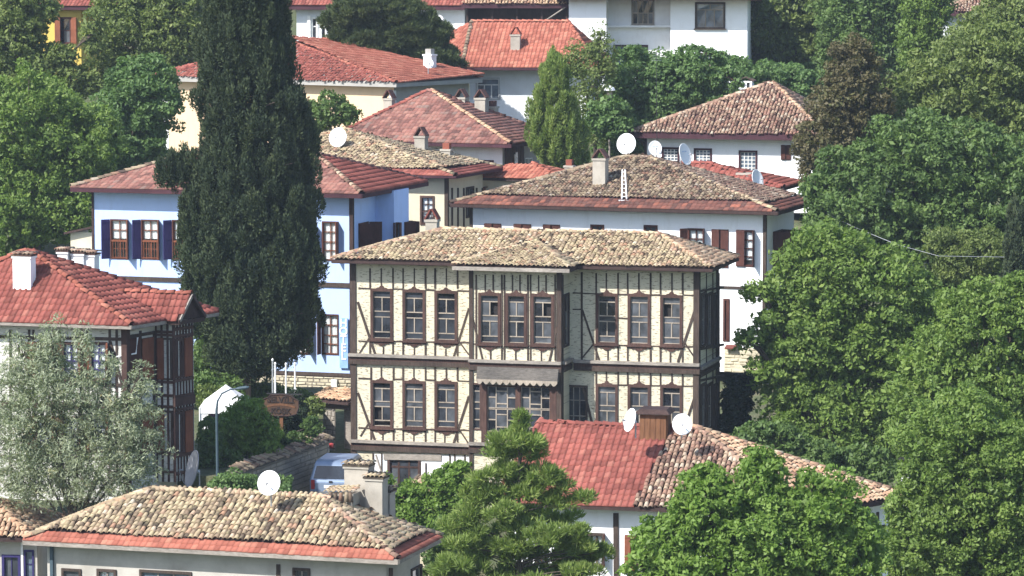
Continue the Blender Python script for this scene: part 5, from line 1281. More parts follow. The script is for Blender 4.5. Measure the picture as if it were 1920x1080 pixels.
def signboard():
    c = P(527, 760, 138.6); X = Vector((.97, -.24, 0)).normalized(); n = X.cross(Z)
    t = thing('wooden_sign', 'dark lettered brown wooden sign board on a post before the clipped bush', 'sign', Vector((c.x, c.y, P(527, 850, 138.6).z)))
    W = Wall(t, c - X*1, c + X*1, c.z-1, c.z+1)
    prof = []
    for x, z in ((-.76,-.05),(-.74,.22),(-.5,.33),(-.44,.41),(0,.45),(.44,.41),(.5,.33),(.74,.22),(.76,-.05),(.66,-.33),(.3,-.42),(-.3,-.42),(-.66,-.33)): prof.append((1+x, c.z+z))
    prism(W, prof, -.04, .04, 'board', SIGNW, t)
    rim = MB()
    for i in range(len(prof)):
        a, b = prof[i], prof[(i+1) % len(prof)]; rim.tube([W.pt(a[0], a[1], .05), W.pt(b[0], b[1], .05)], .025, 6)
    rim.build('rim', WOODD, t)
    prism(W, [(1+x, c.z+z) for x, z in ((-.62,-.02),(-.3,.06),(0,.09),(.3,.06),(.62,-.02),(.6,-.10),(.3,-.03),(0,0),(-.3,-.03),(-.6,-.10))], .03, .052, 'band', WOODY, t)
    for body, z, size in (('SELVİLİ', .22, .34), ('KÖŞK', -.24, .30)):
        p = W.pt(1, c.z+z, .055) - t.location; letters(body, size, Matrix(((X.x,0,n.x,p.x),(X.y,0,n.y,p.y),(X.z,1,n.z,p.z),(0,0,0,1))), SIGNT, t, 'lettering')
    MB().boxv(W.pt(.93, t.location.z-.4, -.10), X*.14, Z*(c.z-.3-t.location.z+.4), n*.1).build('post', WOODY, t)
    MB().boxv(W.pt(.4, c.z+.44, -.02), X*1.5, Z*.05, n*.04).build('hanger', BLACK, t)
signboard()

def street_lamp():
    p = P(408, 890, 129.3); gz = p.z-1.0; t = thing('street_lamp', 'slim blue grey street lamp with curved arm by the round bush', 'street lamp', Vector((p.x, p.y, gz)))
    pts = [P(408, 890, 129.3)-Z*1.0, P(406, 770, 129.3), P(408, 752, 129.3), P(416, 738, 129.3), P(430, 731, 129.3), P(445, 728, 129.3)]
    MB().tube(pts, [.06,.05,.045,.04,.035,.03], 10).build('pole', PAINTG, t)
    a, b = P(442, 729, 129.3), P(467, 726, 129.3); MB().tube([a, a.lerp(b,.25), a.lerp(b,.8), b], [.03,.065,.07,.03], 8).build('lamp_head', PAINTG, t)
street_lamp()

def tent():
    Y = 141.5; c = P(425, 770, Y); gz = P(425, 845, Y).z; t = thing('garden_tent', 'white garden party tent with pointed roof next to the half timbered house', 'tent', Vector((c.x, c.y, gz)))
    x0, x1 = P(378, 760, Y).x, P(468, 760, Y).x; y0, y1 = Y-.9, Y+1.4; ze = P(420, 758, Y).z; zp = P(420, 722, Y).z; zv = P(420, 770, Y).z; mid = Vector(((x0+x1)/2, Y+.2, zp))
    co = [Vector((x0,y0,ze)), Vector((x1,y0,ze)), Vector((x1,y1,ze)), Vector((x0,y1,ze))]
    m = MB()
    for i in range(4): m.add([co[i], co[(i+1) % 4], mid], [[0,1,2]])
    m.build('canopy', TENTM, t)
    m = MB()
    for i in range(4):
        a, b = co[i], co[(i+1) % 4]; m.quad(Vector((a.x,a.y,zv)), Vector((b.x,b.y,zv)), b, a)
    m.build('valance', TENTM, t)
    for p in co: MB().tube([Vector((p.x,p.y,gz-.5)), p], .03, 6).build('leg', PAINTW, t)
    w_ = .32; MB().boxv(Vector((x0+.02,y0+.03,gz)), Vector((w_,0,0)), Vector((0,.06,0)), Z*(zv-gz)).build('side_curtain', TENTM, t)
    MB().boxv(Vector((x0+w_+.03,y0+.3,gz)), Vector((.5,0,0)), Vector((0,.06,0)), Z*(zv-gz)).build('back_curtain', PURPC, t)
tent()

def poles():
    for i, (px, y0) in enumerate(((511, 676), (516, 683), (536, 684), (553, 683))):
        Y = 145.5; a = P(px, 745, Y); b = P(px, y0, Y); t = thing('flag_pole', ['tallest thin grey pole before the stone base', 'thin white pole just beside the tallest one', 'middle one of the thin white poles before the stone base', 'thin white pole nearest the meter box'][i], 'pole', a - Z*1.2, 'thin poles before the hotel')
        MB().tube([a - Z*1.2, b], [.045, .035], 8).build('shaft', PAINTW if i else STEEL, t); MB().tube([b, b+Z*.05, b+Z*.1], [.05,.05,.01], 8).build('finial', PAINTW, t)
        if i == 3: MB().box(P(552, 738, Y-.1) - Z*.2, .22, .12, .4).build('switch_box', PAINTW, t)
poles()

def van():
    PAINT = mat_plain('silver blue car paint', (.20,.26,.36), .3, .3, .04, .5); GL = mat_glass_dark('van glass', (.012,.016,.022), .05); LT = mat_plain('red lamp lens', (.30,.03,.03), .25); PLAS = mat_plain('grey bumper', (.12,.13,.14), .6); TYR = mat_plain('tyre rubber', (.02,.02,.02), .9)
    c = P(620, 950, 133.6); gz = c.z; hd = R(8); M = Matrix.Rotation(-hd, 3, 'Z'); X, Yv = M @ Vector((1,0,0)), M @ Vector((0,1,0))
    t = thing('parked_van', 'silver blue van parked nose uphill in the shaded lane', 'van', Vector((c.x, c.y, gz)))
    W_, L_, H_ = 1.66, 4.2, 1.75
    sec = [(.0,.35),(.0,.62),(.03,.98),(.10,1.05),(.30,1.60),(.42,1.72),(.7,1.76),(2.5,1.74),(2.85,1.60),(3.3,1.10),(4.0,.98),(4.2,.80),(4.2,.35)]
    m = MB(); vs_ = []; n = len(sec)
    for side in (-1, 1):
        for (y, z) in sec:
            tw = 1.0 if z < 1.06 else 1.0 - .20*(z-1.06)/.7; vs_.append(t.location + X*(side*W_/2*tw) + Yv*y + Z*z)
    m.add(vs_, [list(range(n))[::-1], list(range(n, 2*n))] + [[i, (i+1) % n, n+(i+1) % n, n+i] for i in range(n)])
    body = m.build('body', PAINT, t)
    bv = body.modifiers.new('b', 'BEVEL'); bv.width = .06; bv.segments = 2
    def Q(x, y, z): return t.location + X*x + Yv*y + Z*z
    MB().add([Q(-.70,.09,1.08), Q(.70,.09,1.08), Q(.60,.285,1.56), Q(-.60,.285,1.56)], [[0,1,2,3]]).build('rear_window', GL, t)
    for s_ in (-1, 1):
        k = W_/2*s_; MB().add([Q(k*1.0,.5,1.10), Q(k*1.0,2.9,1.10), Q(k*.875,2.5,1.62), Q(k*.875,.6,1.62)], [[0,1,2,3]]).build('side_window', GL, t)
        MB().boxv(Q(s_*.70-.07, -.02, .68), X*.14, Yv*.06, Z*.36).build('tail_lamp', LT, t)
        MB().boxv(Q(s_*.98-.08, 2.75, 1.1), X*.16, Yv*.08, Z*.16).build('wing_mirror', PLAS, t)
        for yy in (.75, 3.4):
            w0 = Q(s_*.78, yy, .31); wh = MB().tube([w0 - X*.1, w0 + X*.1], .31, 16).build('wheel', TYR, t); MB().tube([w0 + X*(.101*s_), w0 + X*(.108*s_)], .19, 12).build('rim', STEEL, wh)
    MB().boxv(Q(-.82,-.09,.34), X*1.64, Yv*.14, Z*.26).build('bumper', PLAS, t)
    MB().boxv(Q(-.26,-.012,.72), X*.52, Yv*.02, Z*.12).build('number_plate', FRAMEW, t)
    MB().boxv(Q(-.07,.0,.94), X*.14, Yv*.02, Z*.07).build('badge', BLACK, t)
van()

def flue():
    c = P(1699, 918, 127); gz = ground_z(c.x, c.y); t = thing('flue_stack', 'narrow pale flue with black iron cap behind the orange tiled eave', 'chimney', Vector((c.x, c.y, gz)))
    zt = P(1699, 876, 127).z; MB().box(Vector((c.x, c.y, gz-.3)), .30, .30, zt-gz+.3, R(-20)).build('shaft', WHITE2, t)
    MB().box(Vector((c.x, c.y, zt)), .40, .40, .10, R(-20)).build('collar', BLACK, t); MB().box(Vector((c.x, c.y, zt+.09)), .22, .22, .22, R(-20)).build('vent', BLACK, t)
    MB().box(Vector((c.x, c.y, zt+.3)), .5, .5, .05, R(-20)).build('cap', BLACK, t)
flue()

def antenna():
    a, b = P(1232, 262, 181), P(1231, 95, 181); gz = a.z-1; t = thing('antenna_pole', 'tall thin antenna pole in front of the white hillside house', 'antenna', a - Z*1)
    MB().tube([a - Z*1, b], [.025, .012], 6).build('mast', BLACK, t)
    for k in range(4): p = b - Z*(.15+.12*k); MB().tube([p - Vector((.25,0,0)), p + Vector((.25,0,0))], .008, 4).build('rod', STEEL, t)
    a, b = P(806, 150, 192), P(806, 108, 192)
antenna()

def cables():
    for (pts, lab) in (([(1524,388,160),(1600,425,158),(1680,458,156),(1760,480,154),(1885,482,150)], 'pale cable sagging from the grey tiled eave into the trees'),):
        q = [P(*p) for p in pts]; t = MB().tube(q, .010, 5).build('cable', STEEL, None, loc=q[0]); tag(t, lab, 'cable')
cables()

def lamp_turret():
    c = P(1143, 185, 189); gz = ground_z(c.x, c.y); t = thing('garden_lamp', 'white capped garden lamp among the shrubs below the apartment block', 'lamp', Vector((c.x, c.y, gz)))
    MB().tube([Vector((c.x,c.y,gz)), c], .06, 8).build('post', WOODG, t); MB().tube([c, c+Z*.45], .16, 8).build('lantern', SASH, t)
    MB().tube([c+Z*.45, c+Z*.6, c+Z*.72], [.32, .25, .04], 12).build('cap', DISHM, t)
lamp_turret()

def vine_wall():
    A, B = P(735, 985, 128.5), P(880, 985, 127.0); z1 = P(800, 912, 128).z; zb = min(ground_z(A.x, A.y), ground_z(B.x, B.y)) - .3
    t = thing('tiled_lean_to', 'low tiled lean to roof overgrown by vines before the mansion', 'shed', Vector((A.x, A.y, zb)))
    d = (B-A); d.z = 0; d.normalize(); n = d.cross(Z); a, b = Vector((A.x, A.y, z1-1.0)), Vector((B.x, B.y, z1-1.0)); e = [a, b, b - n*2.0 + Z*1.0, a - n*2.0 + Z*1.0]
    W = Wall(t, a - n*.2, b - n*.2, zb, z1-1.05); W.build(STONEY); 
    rf = MB().add(e + [p - Z*.1 for p in e], [[0,1,2,3],[7,6,5,4],[0,4,5,1],[1,5,6,2],[2,6,7,3],[3,7,4,0]]).build('roof', WOODD, t)
    put_tiles(tile_frames(e, [('bigbarrel', T_MOSS, None)], random.Random(4)), rf)
vine_wall()

# ================================================================== TREES
L_WAL = mat_leaf('walnut leaves', [(0, (0.0788, 0.1289, 0.0296)), (0.5, (0.1388, 0.2153, 0.0459)), (1, (0.2207, 0.2957, 0.0741))], .36)
L_BRI = mat_leaf('bright walnut leaves', [(0, (0.0898, 0.156, 0.0252)), (0.5, (0.1497, 0.246, 0.0453)), (1, (0.2276, 0.324, 0.0819))], .4)
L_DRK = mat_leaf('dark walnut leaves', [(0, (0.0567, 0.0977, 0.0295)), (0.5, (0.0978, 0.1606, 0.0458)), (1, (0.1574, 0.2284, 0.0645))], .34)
L_OLV = mat_leaf('olive green leaves', [(0, (0.0767, 0.1102, 0.0314)), (0.5, (0.1348, 0.1803, 0.0499)), (1, (0.2067, 0.2504, 0.0761))], .34)
L_CYP = mat_leaf('cypress scales', [(0, (0.0212, 0.0353, 0.0198)), (0.5, (0.0422, 0.063, 0.0317)), (1, (0.0895, 0.1135, 0.0475))], .2, .8)
L_PIN = mat_leaf('pine needles', [(0, (0.1044, 0.1486, 0.0407)), (0.5, (0.1846, 0.2582, 0.0653)), (1, (0.2887, 0.3442, 0.1089))], .35, .7)
L_PND = mat_leaf('dark pine needles', [(0, (0.0368, 0.0552, 0.0242)), (0.5, (0.0713, 0.0996, 0.0374)), (1, (0.1265, 0.15, 0.055))], .25, .7)
L_GRY = mat_leaf('grey green oleaster leaves', [(0, (0.1525, 0.1771, 0.1213)), (0.45, (0.2541, 0.293, 0.1917)), (0.85, (0.3557, 0.3883, 0.2748)), (1, (0.3557, 0.2997, 0.1534))], .3)
L_BRN = mat_leaf('browning leaves', [(0, (0.06, 0.056, 0.024)), (0.5, (0.115, 0.098, 0.045)), (1, (0.115, 0.13, 0.052))], .3)
L_FIG = mat_leaf('fresh green leaves', [(0, (0.0598, 0.1071, 0.0351)), (0.5, (0.1065, 0.1826, 0.0576)), (1, (0.1662, 0.2517, 0.0876))], .34)
L_TOP = mat_leaf('clipped yew leaves', [(0,(.010,.020,.010)),(.5,(.018,.034,.015)),(1,(.03,.05,.02))], .1)

def crown_arrays(blobs, leaf, wid, dens, clump, g, mode='broad', layers=(.62, 1.02), cov=1.0):
    """blobs: (centre, radii). Leaves sit in clumps spread through the outer volume of the blobs."""
    Cs, Ns, Bi = [], [], []
    C0 = np.array([b[0] for b in blobs]); R0 = np.array([b[1] for b in blobs])
    for i, (c, r) in enumerate(blobs):
        p = 1.6; a, b, cc = r; area = 4*math.pi*(((a*b)**p + (a*cc)**p + (b*cc)**p)/3)**(1/p)
        n = max(6, int(area/(clump*clump)*1.15*cov))
        d = g.normal(size=(n, 3)); d /= np.linalg.norm(d, axis=1)[:, None]
        q = g.uniform(*layers, size=(n, 1))
        pos = np.array(c) + d*q*np.array(r)*(1 + .10*np.sin(d[:, :1]*7 + d[:, 2:]*9 + i))
        inside = np.zeros(n, bool)
        for j in range(len(blobs)):
            if j != i: inside |= (((pos-C0[j])/R0[j])**2).sum(1) < .42
        keep = ~inside; Cs.append(pos[keep]); Ns.append(d[keep]); Bi.append(np.full(keep.sum(), i))
    C = np.concatenate(Cs); N = np.concatenate(Ns); nc = len(C); m = int(dens)
    cr = clump*g.uniform(.5, 1.3, size=nc); crnd = g.uniform(0, 1, nc)
    d = g.normal(size=(nc, m, 3)); d /= np.linalg.norm(d, axis=2)[:, :, None]
    d = d + N[:, None]*.35 + np.array([0, 0, .25]); d /= np.linalg.norm(d, axis=2)[:, :, None]
    rad = g.uniform(.35, 1.0, size=(nc, m, 1))**.6*cr[:, None, None]
    sq = np.array([1, 1, .72]) if mode == 'broad' else (np.array([.62, .62, 1.5]) if mode == 'cypress' else np.array([1, 1, .62]))
    pos = (C[:, None] + d*rad*sq).reshape(-1, 3); dd = d.reshape(-1, 3); n = len(pos)
    rn = g.normal(size=(n, 3)); rn /= np.linalg.norm(rn, axis=1)[:, None]
    if mode in ('pine', 'cypress'):
        ax = dd*.9 + rn*.45 + np.array([0, 0, .5 if mode == 'pine' else .9])
    else:
        ax = rn + np.array([0, 0, -.35])
    ax /= np.linalg.norm(ax, axis=1)[:, None]
    nm = dd*.7 + np.array([0, 0, .55]) + g.normal(size=(n, 3))*.55
    bx = np.cross(ax, nm); bx /= (np.linalg.norm(bx, axis=1)[:, None] + 1e-6)
    s = g.uniform(.5, 1.5, size=(n, 1)); l_, w_ = leaf*s*.5, wid*s*.5
    V = np.stack([pos - ax*l_, pos + bx*w_ - ax*l_*.1, pos + ax*l_, pos - bx*w_ - ax*l_*.1], 1).reshape(-1, 3)
    rnd = np.clip(np.repeat(crnd, m)*.5 + g.uniform(0, 1, n)*.5, 0, 1)
    return V, np.arange(n*4).reshape(-1, 4), rnd, C

NLEAF = 0
def tree(name, label, Y, blobs, mat, trunk_px=None, leaf=.22, wid=.13, dens=42, clump=.62, mode='broad', bark=None, dep=1.0, seed=0, cat='tree', group=None, trunk_r=.2, base_py=None, layers=(.62, 1.02), limbs=True, dy=None, cov=1.0):
    """blobs in photograph pixels at distance Y: (px,py,rx,ry[,depth offset m])"""
    global NLEAF
    g = np.random.default_rng(seed*77+5); k = mpp(Y); bl = []
    for b in blobs:
        off = b[4] if len(b) > 4 else 0.0
        c = P(b[0], b[1], Y+off); rr = (b[2]+b[3])/2*k*dep
        bl.append(((c.x, c.y, c.z), (b[2]*k, max(rr, .25), b[3]*k)))
    tx = trunk_px if trunk_px is not None else sum(b[0] for b in blobs)/len(blobs)
    t0 = P(tx, 600, Y); gz = P(tx, base_py, Y).z if base_py else ground_z(t0.x, Y)
    base = Vector((t0.x, Y, gz)); root = thing(name, label, cat, base, group)
    if layers == (.62, 1.02):      # broad crowns: a shaded inner mass and separate outer sprays
        a1 = crown_arrays(bl, leaf*1.1, wid*1.1, int(dens*.8), clump*1.05, g, mode, (.40, .80), .50*cov)
        a2 = crown_arrays(bl, leaf*.80, wid*.80, int(dens*1.45), clump*.80, g, mode, (.80, 1.07), .62*cov)
        V = np.concatenate([a1[0], a2[0]]); F = np.arange(len(V)).reshape(-1, 4); rnd = np.concatenate([a1[2], a2[2]]); C = a2[3]
    else:
        V, F, rnd, C = crown_arrays(bl, leaf, wid, dens, clump, g, mode, layers, cov)
    NLEAF += len(F)
    me = mesh_np('crown', V - np.array(base), [F], mat, rnd); o = bpy.data.objects.new('crown', me); COL.objects.link(o); o.parent = root
    m = MB(); top = max(b[0][2] + b[1][2]*.4 for b in bl); cen = Vector(np.mean([b[0] for b in bl], axis=0).tolist())
    low = min(b[0][2] for b in bl); fork = Vector((base.x*.7+cen.x*.3, base.y*.8+cen.y*.2, base.z + max(.3, (low-base.z)*.75)))
    if mode in ('cypress', 'pine'):
        tip = Vector((cen.x, cen.y, top)); pts = [base - Z*.4, base.lerp(tip, .3), base.lerp(tip, .65), tip]; m.tube(pts, [trunk_r, trunk_r*.8, trunk_r*.45, .03], 9)
        if limbs:
            for i in g.choice(len(C), min(50, len(C)), replace=False):
                c = Vector(C[i].tolist()); h = (c.z-base.z)/max(.1, tip.z-base.z); s_ = base.lerp(tip, min(.95, max(.05, h-.04))); m.tube([s_, s_.lerp(c, .5)+Z*.05, c], [trunk_r*.22, trunk_r*.14, .012], 5, False)
    else:
        m.tube([base - Z*.4, base.lerp(fork, .5) + Vector((.06,0,0)), fork], [trunk_r*1.15, trunk_r*.95, trunk_r*.8], 9)
        if limbs:
            for b in bl:
                c = Vector(b[0]); md = fork.lerp(c, .5) + Vector((0, 0, .15)); m.tube([fork - Z*.1, md, c], [trunk_r*.6, trunk_r*.42, trunk_r*.2], 7, False)
                for q in range(7):
                    d = g.normal(size=3); d /= np.linalg.norm(d); e = c + Vector((d*np.array(b[1])*.85).tolist()); m.tube([md.lerp(c, .3+.1*q), c.lerp(e, .5)+Z*.1, e], [trunk_r*.22, trunk_r*.13, .012], 5, False)
    m.build('trunk', bark or BARK, root)
    return root

# cypress
tree('cypress_tree', 'towering dark cypress in front of the blue hotel', 147, [(462.5, -10, 75.4, 95), (455.9, 95, 84.6, 110), (470.1, 200, 96.6, 110), (477.7, 300, 108.6, 110), (337.1, 318, 38.6, 24), (555.6, 270, 38.6, 50), (470.1, 400, 121.4, 110), (474.9, 500, 127.0, 105), (484.4, 590, 112.2, 90), (455.9, 655, 64.4, 55), (531.9, 635, 36.8, 35), (379.9, 560, 32.2, 60), (555.6, 480, 33.1, 110), (365.6, 450, 27.6, 90)], L_CYP, 455, leaf=.17, wid=.07, dens=105, clump=.50, mode='cypress', bark=BARKP, seed=1, trunk_r=.33, base_py=752, dep=.8, cov=1.5)
# foreground pine
def tiers():
    g = random.Random(21); out = [(976,786,13,24)]
    for y, x0, x1 in ((818,945,1003),(846,915,1035),(874,912,1050),(902,880,1058),(930,868,1072),(958,852,1080),(986,845,1088),(1014,826,1098),(1042,830,1130),(1070,815,1120),(1098,805,1130)):
        n = max(2, int((x1-x0)/46))
        for k in range(n):
            x = x0 + (x1-x0)*(k+.5)/n + g.uniform(-9, 9); out.append((x, y + g.uniform(-9, 9) + abs(x-972)*.05, g.uniform(24, 34), g.uniform(11, 17), g.uniform(-1, 1)*(x1-x0)*.004))
    return out + [(1095,930,16,10),(1128,1030,18,10),(842,985,22,12)]
tree('pine_tree', 'fluffy light green pine in front of the two tone roof', 109, tiers(), L_PIN, 975, leaf=.21, wid=.036, dens=95, clump=.30, mode='pine', seed=2, trunk_r=.15, layers=(.35, 1.1), cov=.8)
# bright walnut bottom right
tree('broadleaf_tree', 'bright green broadleaf tree at the bottom edge before the two tone roof', 103, [(1330,955,70,75),(1432,905,42,62),(1440,1000,120,80),(1540,960,80,70),(1255,1020,62,52),(1340,1060,130,60),(1560,1050,90,60),(1210,1065,40,30),(1610,1010,40,50)], L_BRI, 1420, leaf=.19, wid=.10, dens=46, clump=.40, seed=3)
# right hand trees
tree('broadleaf_tree', 'big light green tree filling the lower right corner', 112, [(1810,850,120,120),(1880,930,130,130),(1770,1000,110,100),(1700,1040,60,50),(1900,1060,120,80),(1745,930,60,70)], L_WAL, 1830, leaf=.17, wid=.09, dens=46, clump=.42, seed=4)
tree('broadleaf_tree', 'tall broadleaf tree on the right margin above the corner tree', 128, [(1850,640,110,110),(1900,740,110,120),(1780,720,90,100),(1840,800,120,80),(1730,800,60,70),(1905,590,60,70)], L_WAL, 1860, leaf=.20, wid=.11, dens=44, clump=.5, seed=5)
tree('broadleaf_tree', 'large round tree right of the mansion hiding its neighbours', 143, [(1560,500,90,78),(1495,545,55,62),(1640,560,110,100),(1540,620,105,90),(1620,700,125,100),(1500,700,70,80),(1560,790,120,85),(1680,790,90,80),(1470,640,42,50),(1425,548,26,12,-1.0),(1405,640,26,14,-1.0),(1440,600,20,12,-1.0),(1430,690,22,14,-1.0),(1660,640,80,90),(1720,620,70,90),(1480,820,50,45)], L_WAL, 1590, leaf=.23, wid=.12, dens=44, clump=.55, seed=6)
tree('dark_broadleaf_tree', 'dark dense tree on the slope behind the large round tree', 160, [(1650,380,120,85),(1780,420,120,100),(1880,400,90,110),(1585,330,55,60),(1555,405,38,50),(1720,310,110,90),(1600,430,80,60),(1840,330,110,90),(1700,500,110,60),(1780,560,90,60),(1525,350,16,18)], L_DRK, 1720, leaf=.25, wid=.13, dens=44, clump=.62, seed=7)
tree('grey_green_tree', 'broad grey green tree crowning the slope in the upper right', 176, [(1800,170,110,80),(1880,130,90,90),(1700,220,100,70),(1870,240,100,90),(1780,270,110,70),(1640,250,70,70)], L_OLV, 1810, leaf=.26, wid=.13, dens=44, clump=.65, seed=8)
tree('browning_tree', 'tree with browning leaves beside the white hillside house', 172, [(1600,130,48,55),(1575,200,55,60),(1550,270,50,60),(1620,190,50,60),(1535,330,30,45),(1510,285,20,22)], L_BRN, 1575, leaf=.22, wid=.12, dens=34, clump=.5, seed=9)
tree('hill_tree', 'mid green tree behind the white apartment block', 222, [(1450,40,75,85),(1500,110,85,70),(1430,-10,60,50),(1540,30,70,80)], L_OLV, 1480, leaf=.30, wid=.16, dens=40, clump=.75, seed=10)
tree('hill_tree', 'dark green tree at the top edge above the browning tree', 218, [(1610,40,80,85),(1680,90,80,70),(1640,-20,90,60),(1560,150,60,40)], L_DRK, 1640, leaf=.30, wid=.16, dens=40, clump=.75, seed=11)
tree('hill_tree', 'bright narrow tree at the top edge near the pink roof', 205, [(1735,30,42,60),(1725,85,38,45),(1750,-20,40,40)], L_WAL, 1735, leaf=.24, wid=.13, dens=44, clump=.55, seed=12)
tree('hill_tree', 'olive tree in the upper right corner before the pink roof', 200, [(1870,40,45,55),(1910,60,50,70),(1830,90,60,50),(1890,110,60,50)], L_OLV, 1880, leaf=.26, wid=.13, dens=40, clump=.6, seed=13)
tree('slim_cypress', 'slim dark conifer at the right margin', 150, [(1905,470,20,45),(1905,520,22,40),(1907,420,14,40)], L_CYP, 1905, leaf=.18, wid=.08, dens=52, clump=.34, mode='cypress', seed=14, trunk_r=.1)
tree('hillside_shrub', 'pale shrub below the sagging cable', 155, [(1840,470,60,40),(1800,500,50,35),(1770,460,40,30)], L_OLV, 1830, leaf=.17, wid=.08, dens=40, clump=.42, seed=15, cat='shrub', trunk_r=.08)
# centre background
tree('leafy_tree', 'fresh green leafy tree below the apartment block', 193, [(1190,150,50,60),(1255,165,60,60),(1310,140,60,50),(1230,230,70,55),(1160,220,45,50),(1320,200,60,50),(1370,160,40,30),(1180,285,60,30),(1143,222,34,36,-6)], L_FIG, 1240, leaf=.24, wid=.15, dens=44, clump=.55, seed=16)
tree('leafy_tree', 'low green tree behind the twin white chimneys', 205, [(1430,150,55,32),(1490,160,50,35),(1385,130,30,20)], L_FIG, 1440, leaf=.24, wid=.15, dens=44, clump=.55, seed=17)
tree('young_pine', 'light green upright young pine beside the brown roofed house', 178, [(1040,150,26,45),(1040,205,42,50),(1050,255,48,45),(1060,295,40,25),(1020,240,30,50)], L_PIN, 1042, leaf=.26, wid=.06, dens=70, clump=.34, mode='cypress', seed=18, trunk_r=.12)
tree('dark_shrub_tree', 'dark grey green thin leaved tree between the young pine and a fresh green tree', 190, [(1110,150,38,60),(1120,220,42,55),(1085,110,30,30),(1130,110,24,36),(1125,70,14,24)], L_OLV, 1115, leaf=.18, wid=.09, dens=22, clump=.48, seed=19, trunk_r=.12)
tree('dark_pine', 'dark spreading pine at the top edge over the peach house', 199, [(700,15,80,32),(640,40,36,22),(760,40,60,36),(720,70,60,30),(790,75,40,26),(815,100,40,22),(660,75,40,20),(820,60,26,18),(745,105,36,16),(850,118,18,10)], L_PND, 735, leaf=.30, wid=.05, dens=90, clump=.42, mode='pine', seed=20, trunk_r=.22)
tree('leafy_sapling', 'small leafy sapling before the peach house wall', 176, [(620,205,36,28),(645,215,24,18),(600,225,28,24)], L_DRK, 615, leaf=.20, wid=.11, dens=30, clump=.4, seed=21, trunk_r=.07)
# left background
tree('leafy_tree', 'broad leafy tree at the left margin behind the red roof', 178, [(50,230,100,100),(40,360,90,100),(130,270,90,80),(120,390,90,60),(20,440,60,40)], L_WAL, 70, leaf=.25, wid=.13, dens=44, clump=.62, seed=22)
tree('leafy_tree', 'bushy tree between the hotel roof and the left margin', 184, [(230,240,80,70),(250,300,60,40),(180,330,60,50),(290,200,50,60),(265,160,60,50)], L_FIG, 230, leaf=.25, wid=.14, dens=44, clump=.6, seed=23)
tree('leafy_tree', 'dark tree behind the cypress at the top left', 205, [(250,80,85,75),(310,90,70,80),(320,20,70,50),(235,10,55,45),(270,140,70,40)], L_OLV, 260, leaf=.28, wid=.14, dens=42, clump=.68, seed=24)
tree('leafy_tree', 'shady tree in the upper left corner before the yellow house', 200, [(20,70,58,70),(55,150,75,45),(10,10,60,50),(135,152,48,30),(174,60,14,38),(100,105,40,22),(80,20,22,26)], L_OLV, 50, leaf=.28, wid=.14, dens=42, clump=.65, seed=25)
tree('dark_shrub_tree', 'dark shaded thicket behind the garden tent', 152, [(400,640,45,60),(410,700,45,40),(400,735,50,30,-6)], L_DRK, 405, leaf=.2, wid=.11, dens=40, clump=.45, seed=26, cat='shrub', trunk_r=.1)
tree('dark_shrub', 'dark low shrub under the cypress before the stone base', 148, [(480,738,50,20),(540,745,40,12)], L_DRK, 505, leaf=.18, wid=.10, dens=40, clump=.4, seed=46, cat='shrub', trunk_r=.05, base_py=765)
# oleaster and garden shrubs
tree('silvery_tree', 'silvery grey green tree covering the left half timbered wall', 121, [(60,715,85,60),(150,740,85,60),(30,800,80,80),(120,830,95,80),(220,800,70,60),(230,870,75,60),(140,900,100,50),(40,900,70,60),(262,745,32,34),(100,640,16,40),(155,648,11,44),(40,655,22,30),(75,662,12,34),(205,690,11,30),(262,705,9,26),(285,830,24,26)], L_GRY, 130, leaf=.14, wid=.036, dens=46, clump=.38, seed=27, trunk_r=.09, layers=(.3, 1.12), cov=.95)
tree('round_bush', 'dense round green bush beside the street lamp', 134, [(455,800,46,45),(490,820,34,34),(430,830,30,30),(470,770,26,22)], L_BRI, 460, leaf=.14, wid=.08, dens=44, clump=.33, seed=28, cat='bush', trunk_r=.07, base_py=868)
tree('clipped_bush', 'dark clipped round bush behind the wooden sign', 140.3, [(552,780,24,46),(545,800,24,34)], L_TOP, 551, leaf=.12, wid=.06, dens=60, clump=.28, seed=29, cat='bush', trunk_r=.06, base_py=842)
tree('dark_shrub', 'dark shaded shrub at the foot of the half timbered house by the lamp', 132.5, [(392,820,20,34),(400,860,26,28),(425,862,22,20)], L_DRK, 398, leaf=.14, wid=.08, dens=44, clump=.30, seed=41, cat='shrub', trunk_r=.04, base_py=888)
tree('garden_shrub', 'small shrub under the wooden sign', 137, [(515,825,22,16),(585,800,14,18),(560,825,20,12)], L_DRK, 520, leaf=.12, wid=.07, dens=44, clump=.26, seed=42, cat='shrub', trunk_r=.04, base_py=846)
tree('garden_shrub', 'low shrub before the stone gateway', 143.5, [(585,765,20,16)], L_OLV, 585, leaf=.14, wid=.08, dens=44, clump=.3, seed=43, cat='shrub', trunk_r=.04, base_py=790)
tree('garden_shrub', 'low shrub between the tent and the wooden sign', 143.5, [(490,770,30,14)], L_OLV, 490, leaf=.14, wid=.08, dens=44, clump=.3, seed=44, cat='shrub', trunk_r=.04, base_py=790)
tree('garden_shrub', 'low shrub behind the tent near the half timbered house', 145, [(395,745,26,20)], L_OLV, 395, leaf=.14, wid=.08, dens=44, clump=.3, seed=45, cat='shrub', trunk_r=.04, base_py=790)
tree('low_bush', 'low green bush beside the ridge dish of the long low house', 121, [(440,908,38,22),(470,915,26,18),(415,915,22,16),(530,912,12,20)], L_FIG, 445, leaf=.12, wid=.07, dens=44, clump=.28, seed=30, cat='bush', trunk_r=.05)
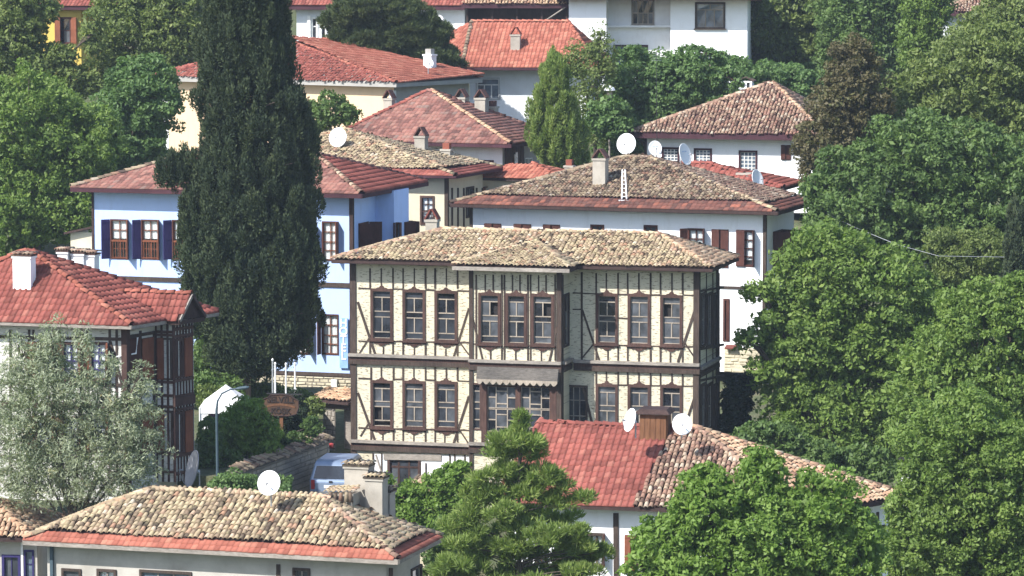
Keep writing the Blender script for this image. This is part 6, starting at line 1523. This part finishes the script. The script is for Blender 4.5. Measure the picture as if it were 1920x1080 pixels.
tree('climbing_vine', 'climbing vine over the lean to in front of the mansion', 126.3, [(770,940,30,34),(830,920,40,40),(860,900,30,36),(800,965,60,30),(870,950,40,40),(745,960,22,26),(720,905,12,16)], L_BRI, 815, leaf=.14, wid=.10, dens=40, clump=.30, seed=31, cat='vine', trunk_r=.05)
tree('ivy_bush', 'dark ivy climbing beside the mansion side wall', 144, [(1383,745,24,36),(1378,800,30,34),(1400,720,14,20)], L_TOP, 1383, leaf=.16, wid=.10, dens=44, clump=.32, seed=32, cat='vine', trunk_r=.05)
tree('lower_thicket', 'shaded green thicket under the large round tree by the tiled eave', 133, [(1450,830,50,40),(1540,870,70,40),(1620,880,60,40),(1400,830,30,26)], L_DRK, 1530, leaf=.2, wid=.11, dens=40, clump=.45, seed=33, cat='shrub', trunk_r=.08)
tree('green_shrub', 'shrub in the gap under the pine beside the long low house', 121, [(830,1050,36,40),(850,1000,30,36)], L_DRK, 800, leaf=.15, wid=.09, dens=40, clump=.34, seed=34, cat='shrub', trunk_r=.05)
def woodland():
    g = np.random.default_rng(99); bl = []
    for k in range(90):
        y = g.uniform(228, 300); x = g.uniform(-75, 75)
        if k < 30: x = g.choice((-1, 1))*g.uniform(30, 60); y = g.uniform(150, 225)
        if abs(x) < 30*(y/200): y = max(y, 236)
        r = g.uniform(2.0, 3.6); bl.append(((x, y, ground_z(x, y) + r*.8), (r, r, r*g.uniform(.9, 1.3))))
    V, F, rnd, C = crown_arrays(bl, .5, .28, 40, 1.0, g, 'broad', (.6, 1.05), .6)
    o = bpy.data.objects.new('woodland', mesh_np('woodland', V, [F], L_OLV, rnd)); COL.objects.link(o); o['kind'] = 'stuff'
woodland()

def haze():
    m = bpy.data.materials.new('thin summer haze'); m.use_nodes = True; n = m.node_tree.nodes; l = m.node_tree.links; n.remove(n['Principled BSDF'])
    v = n.new('ShaderNodeVolumePrincipled'); v.inputs['Color'].default_value = (.66, .80, 1, 1); v.inputs['Density'].default_value = .00019; l.new(v.outputs[0], n['Material Output'].inputs['Volume'])
    o = MB().boxv((-2600, -350, -10), (5200, 0, 0), (0, 2900, 0), (0, 0, 230)).build('haze', m); o['kind'] = 'stuff'
haze()
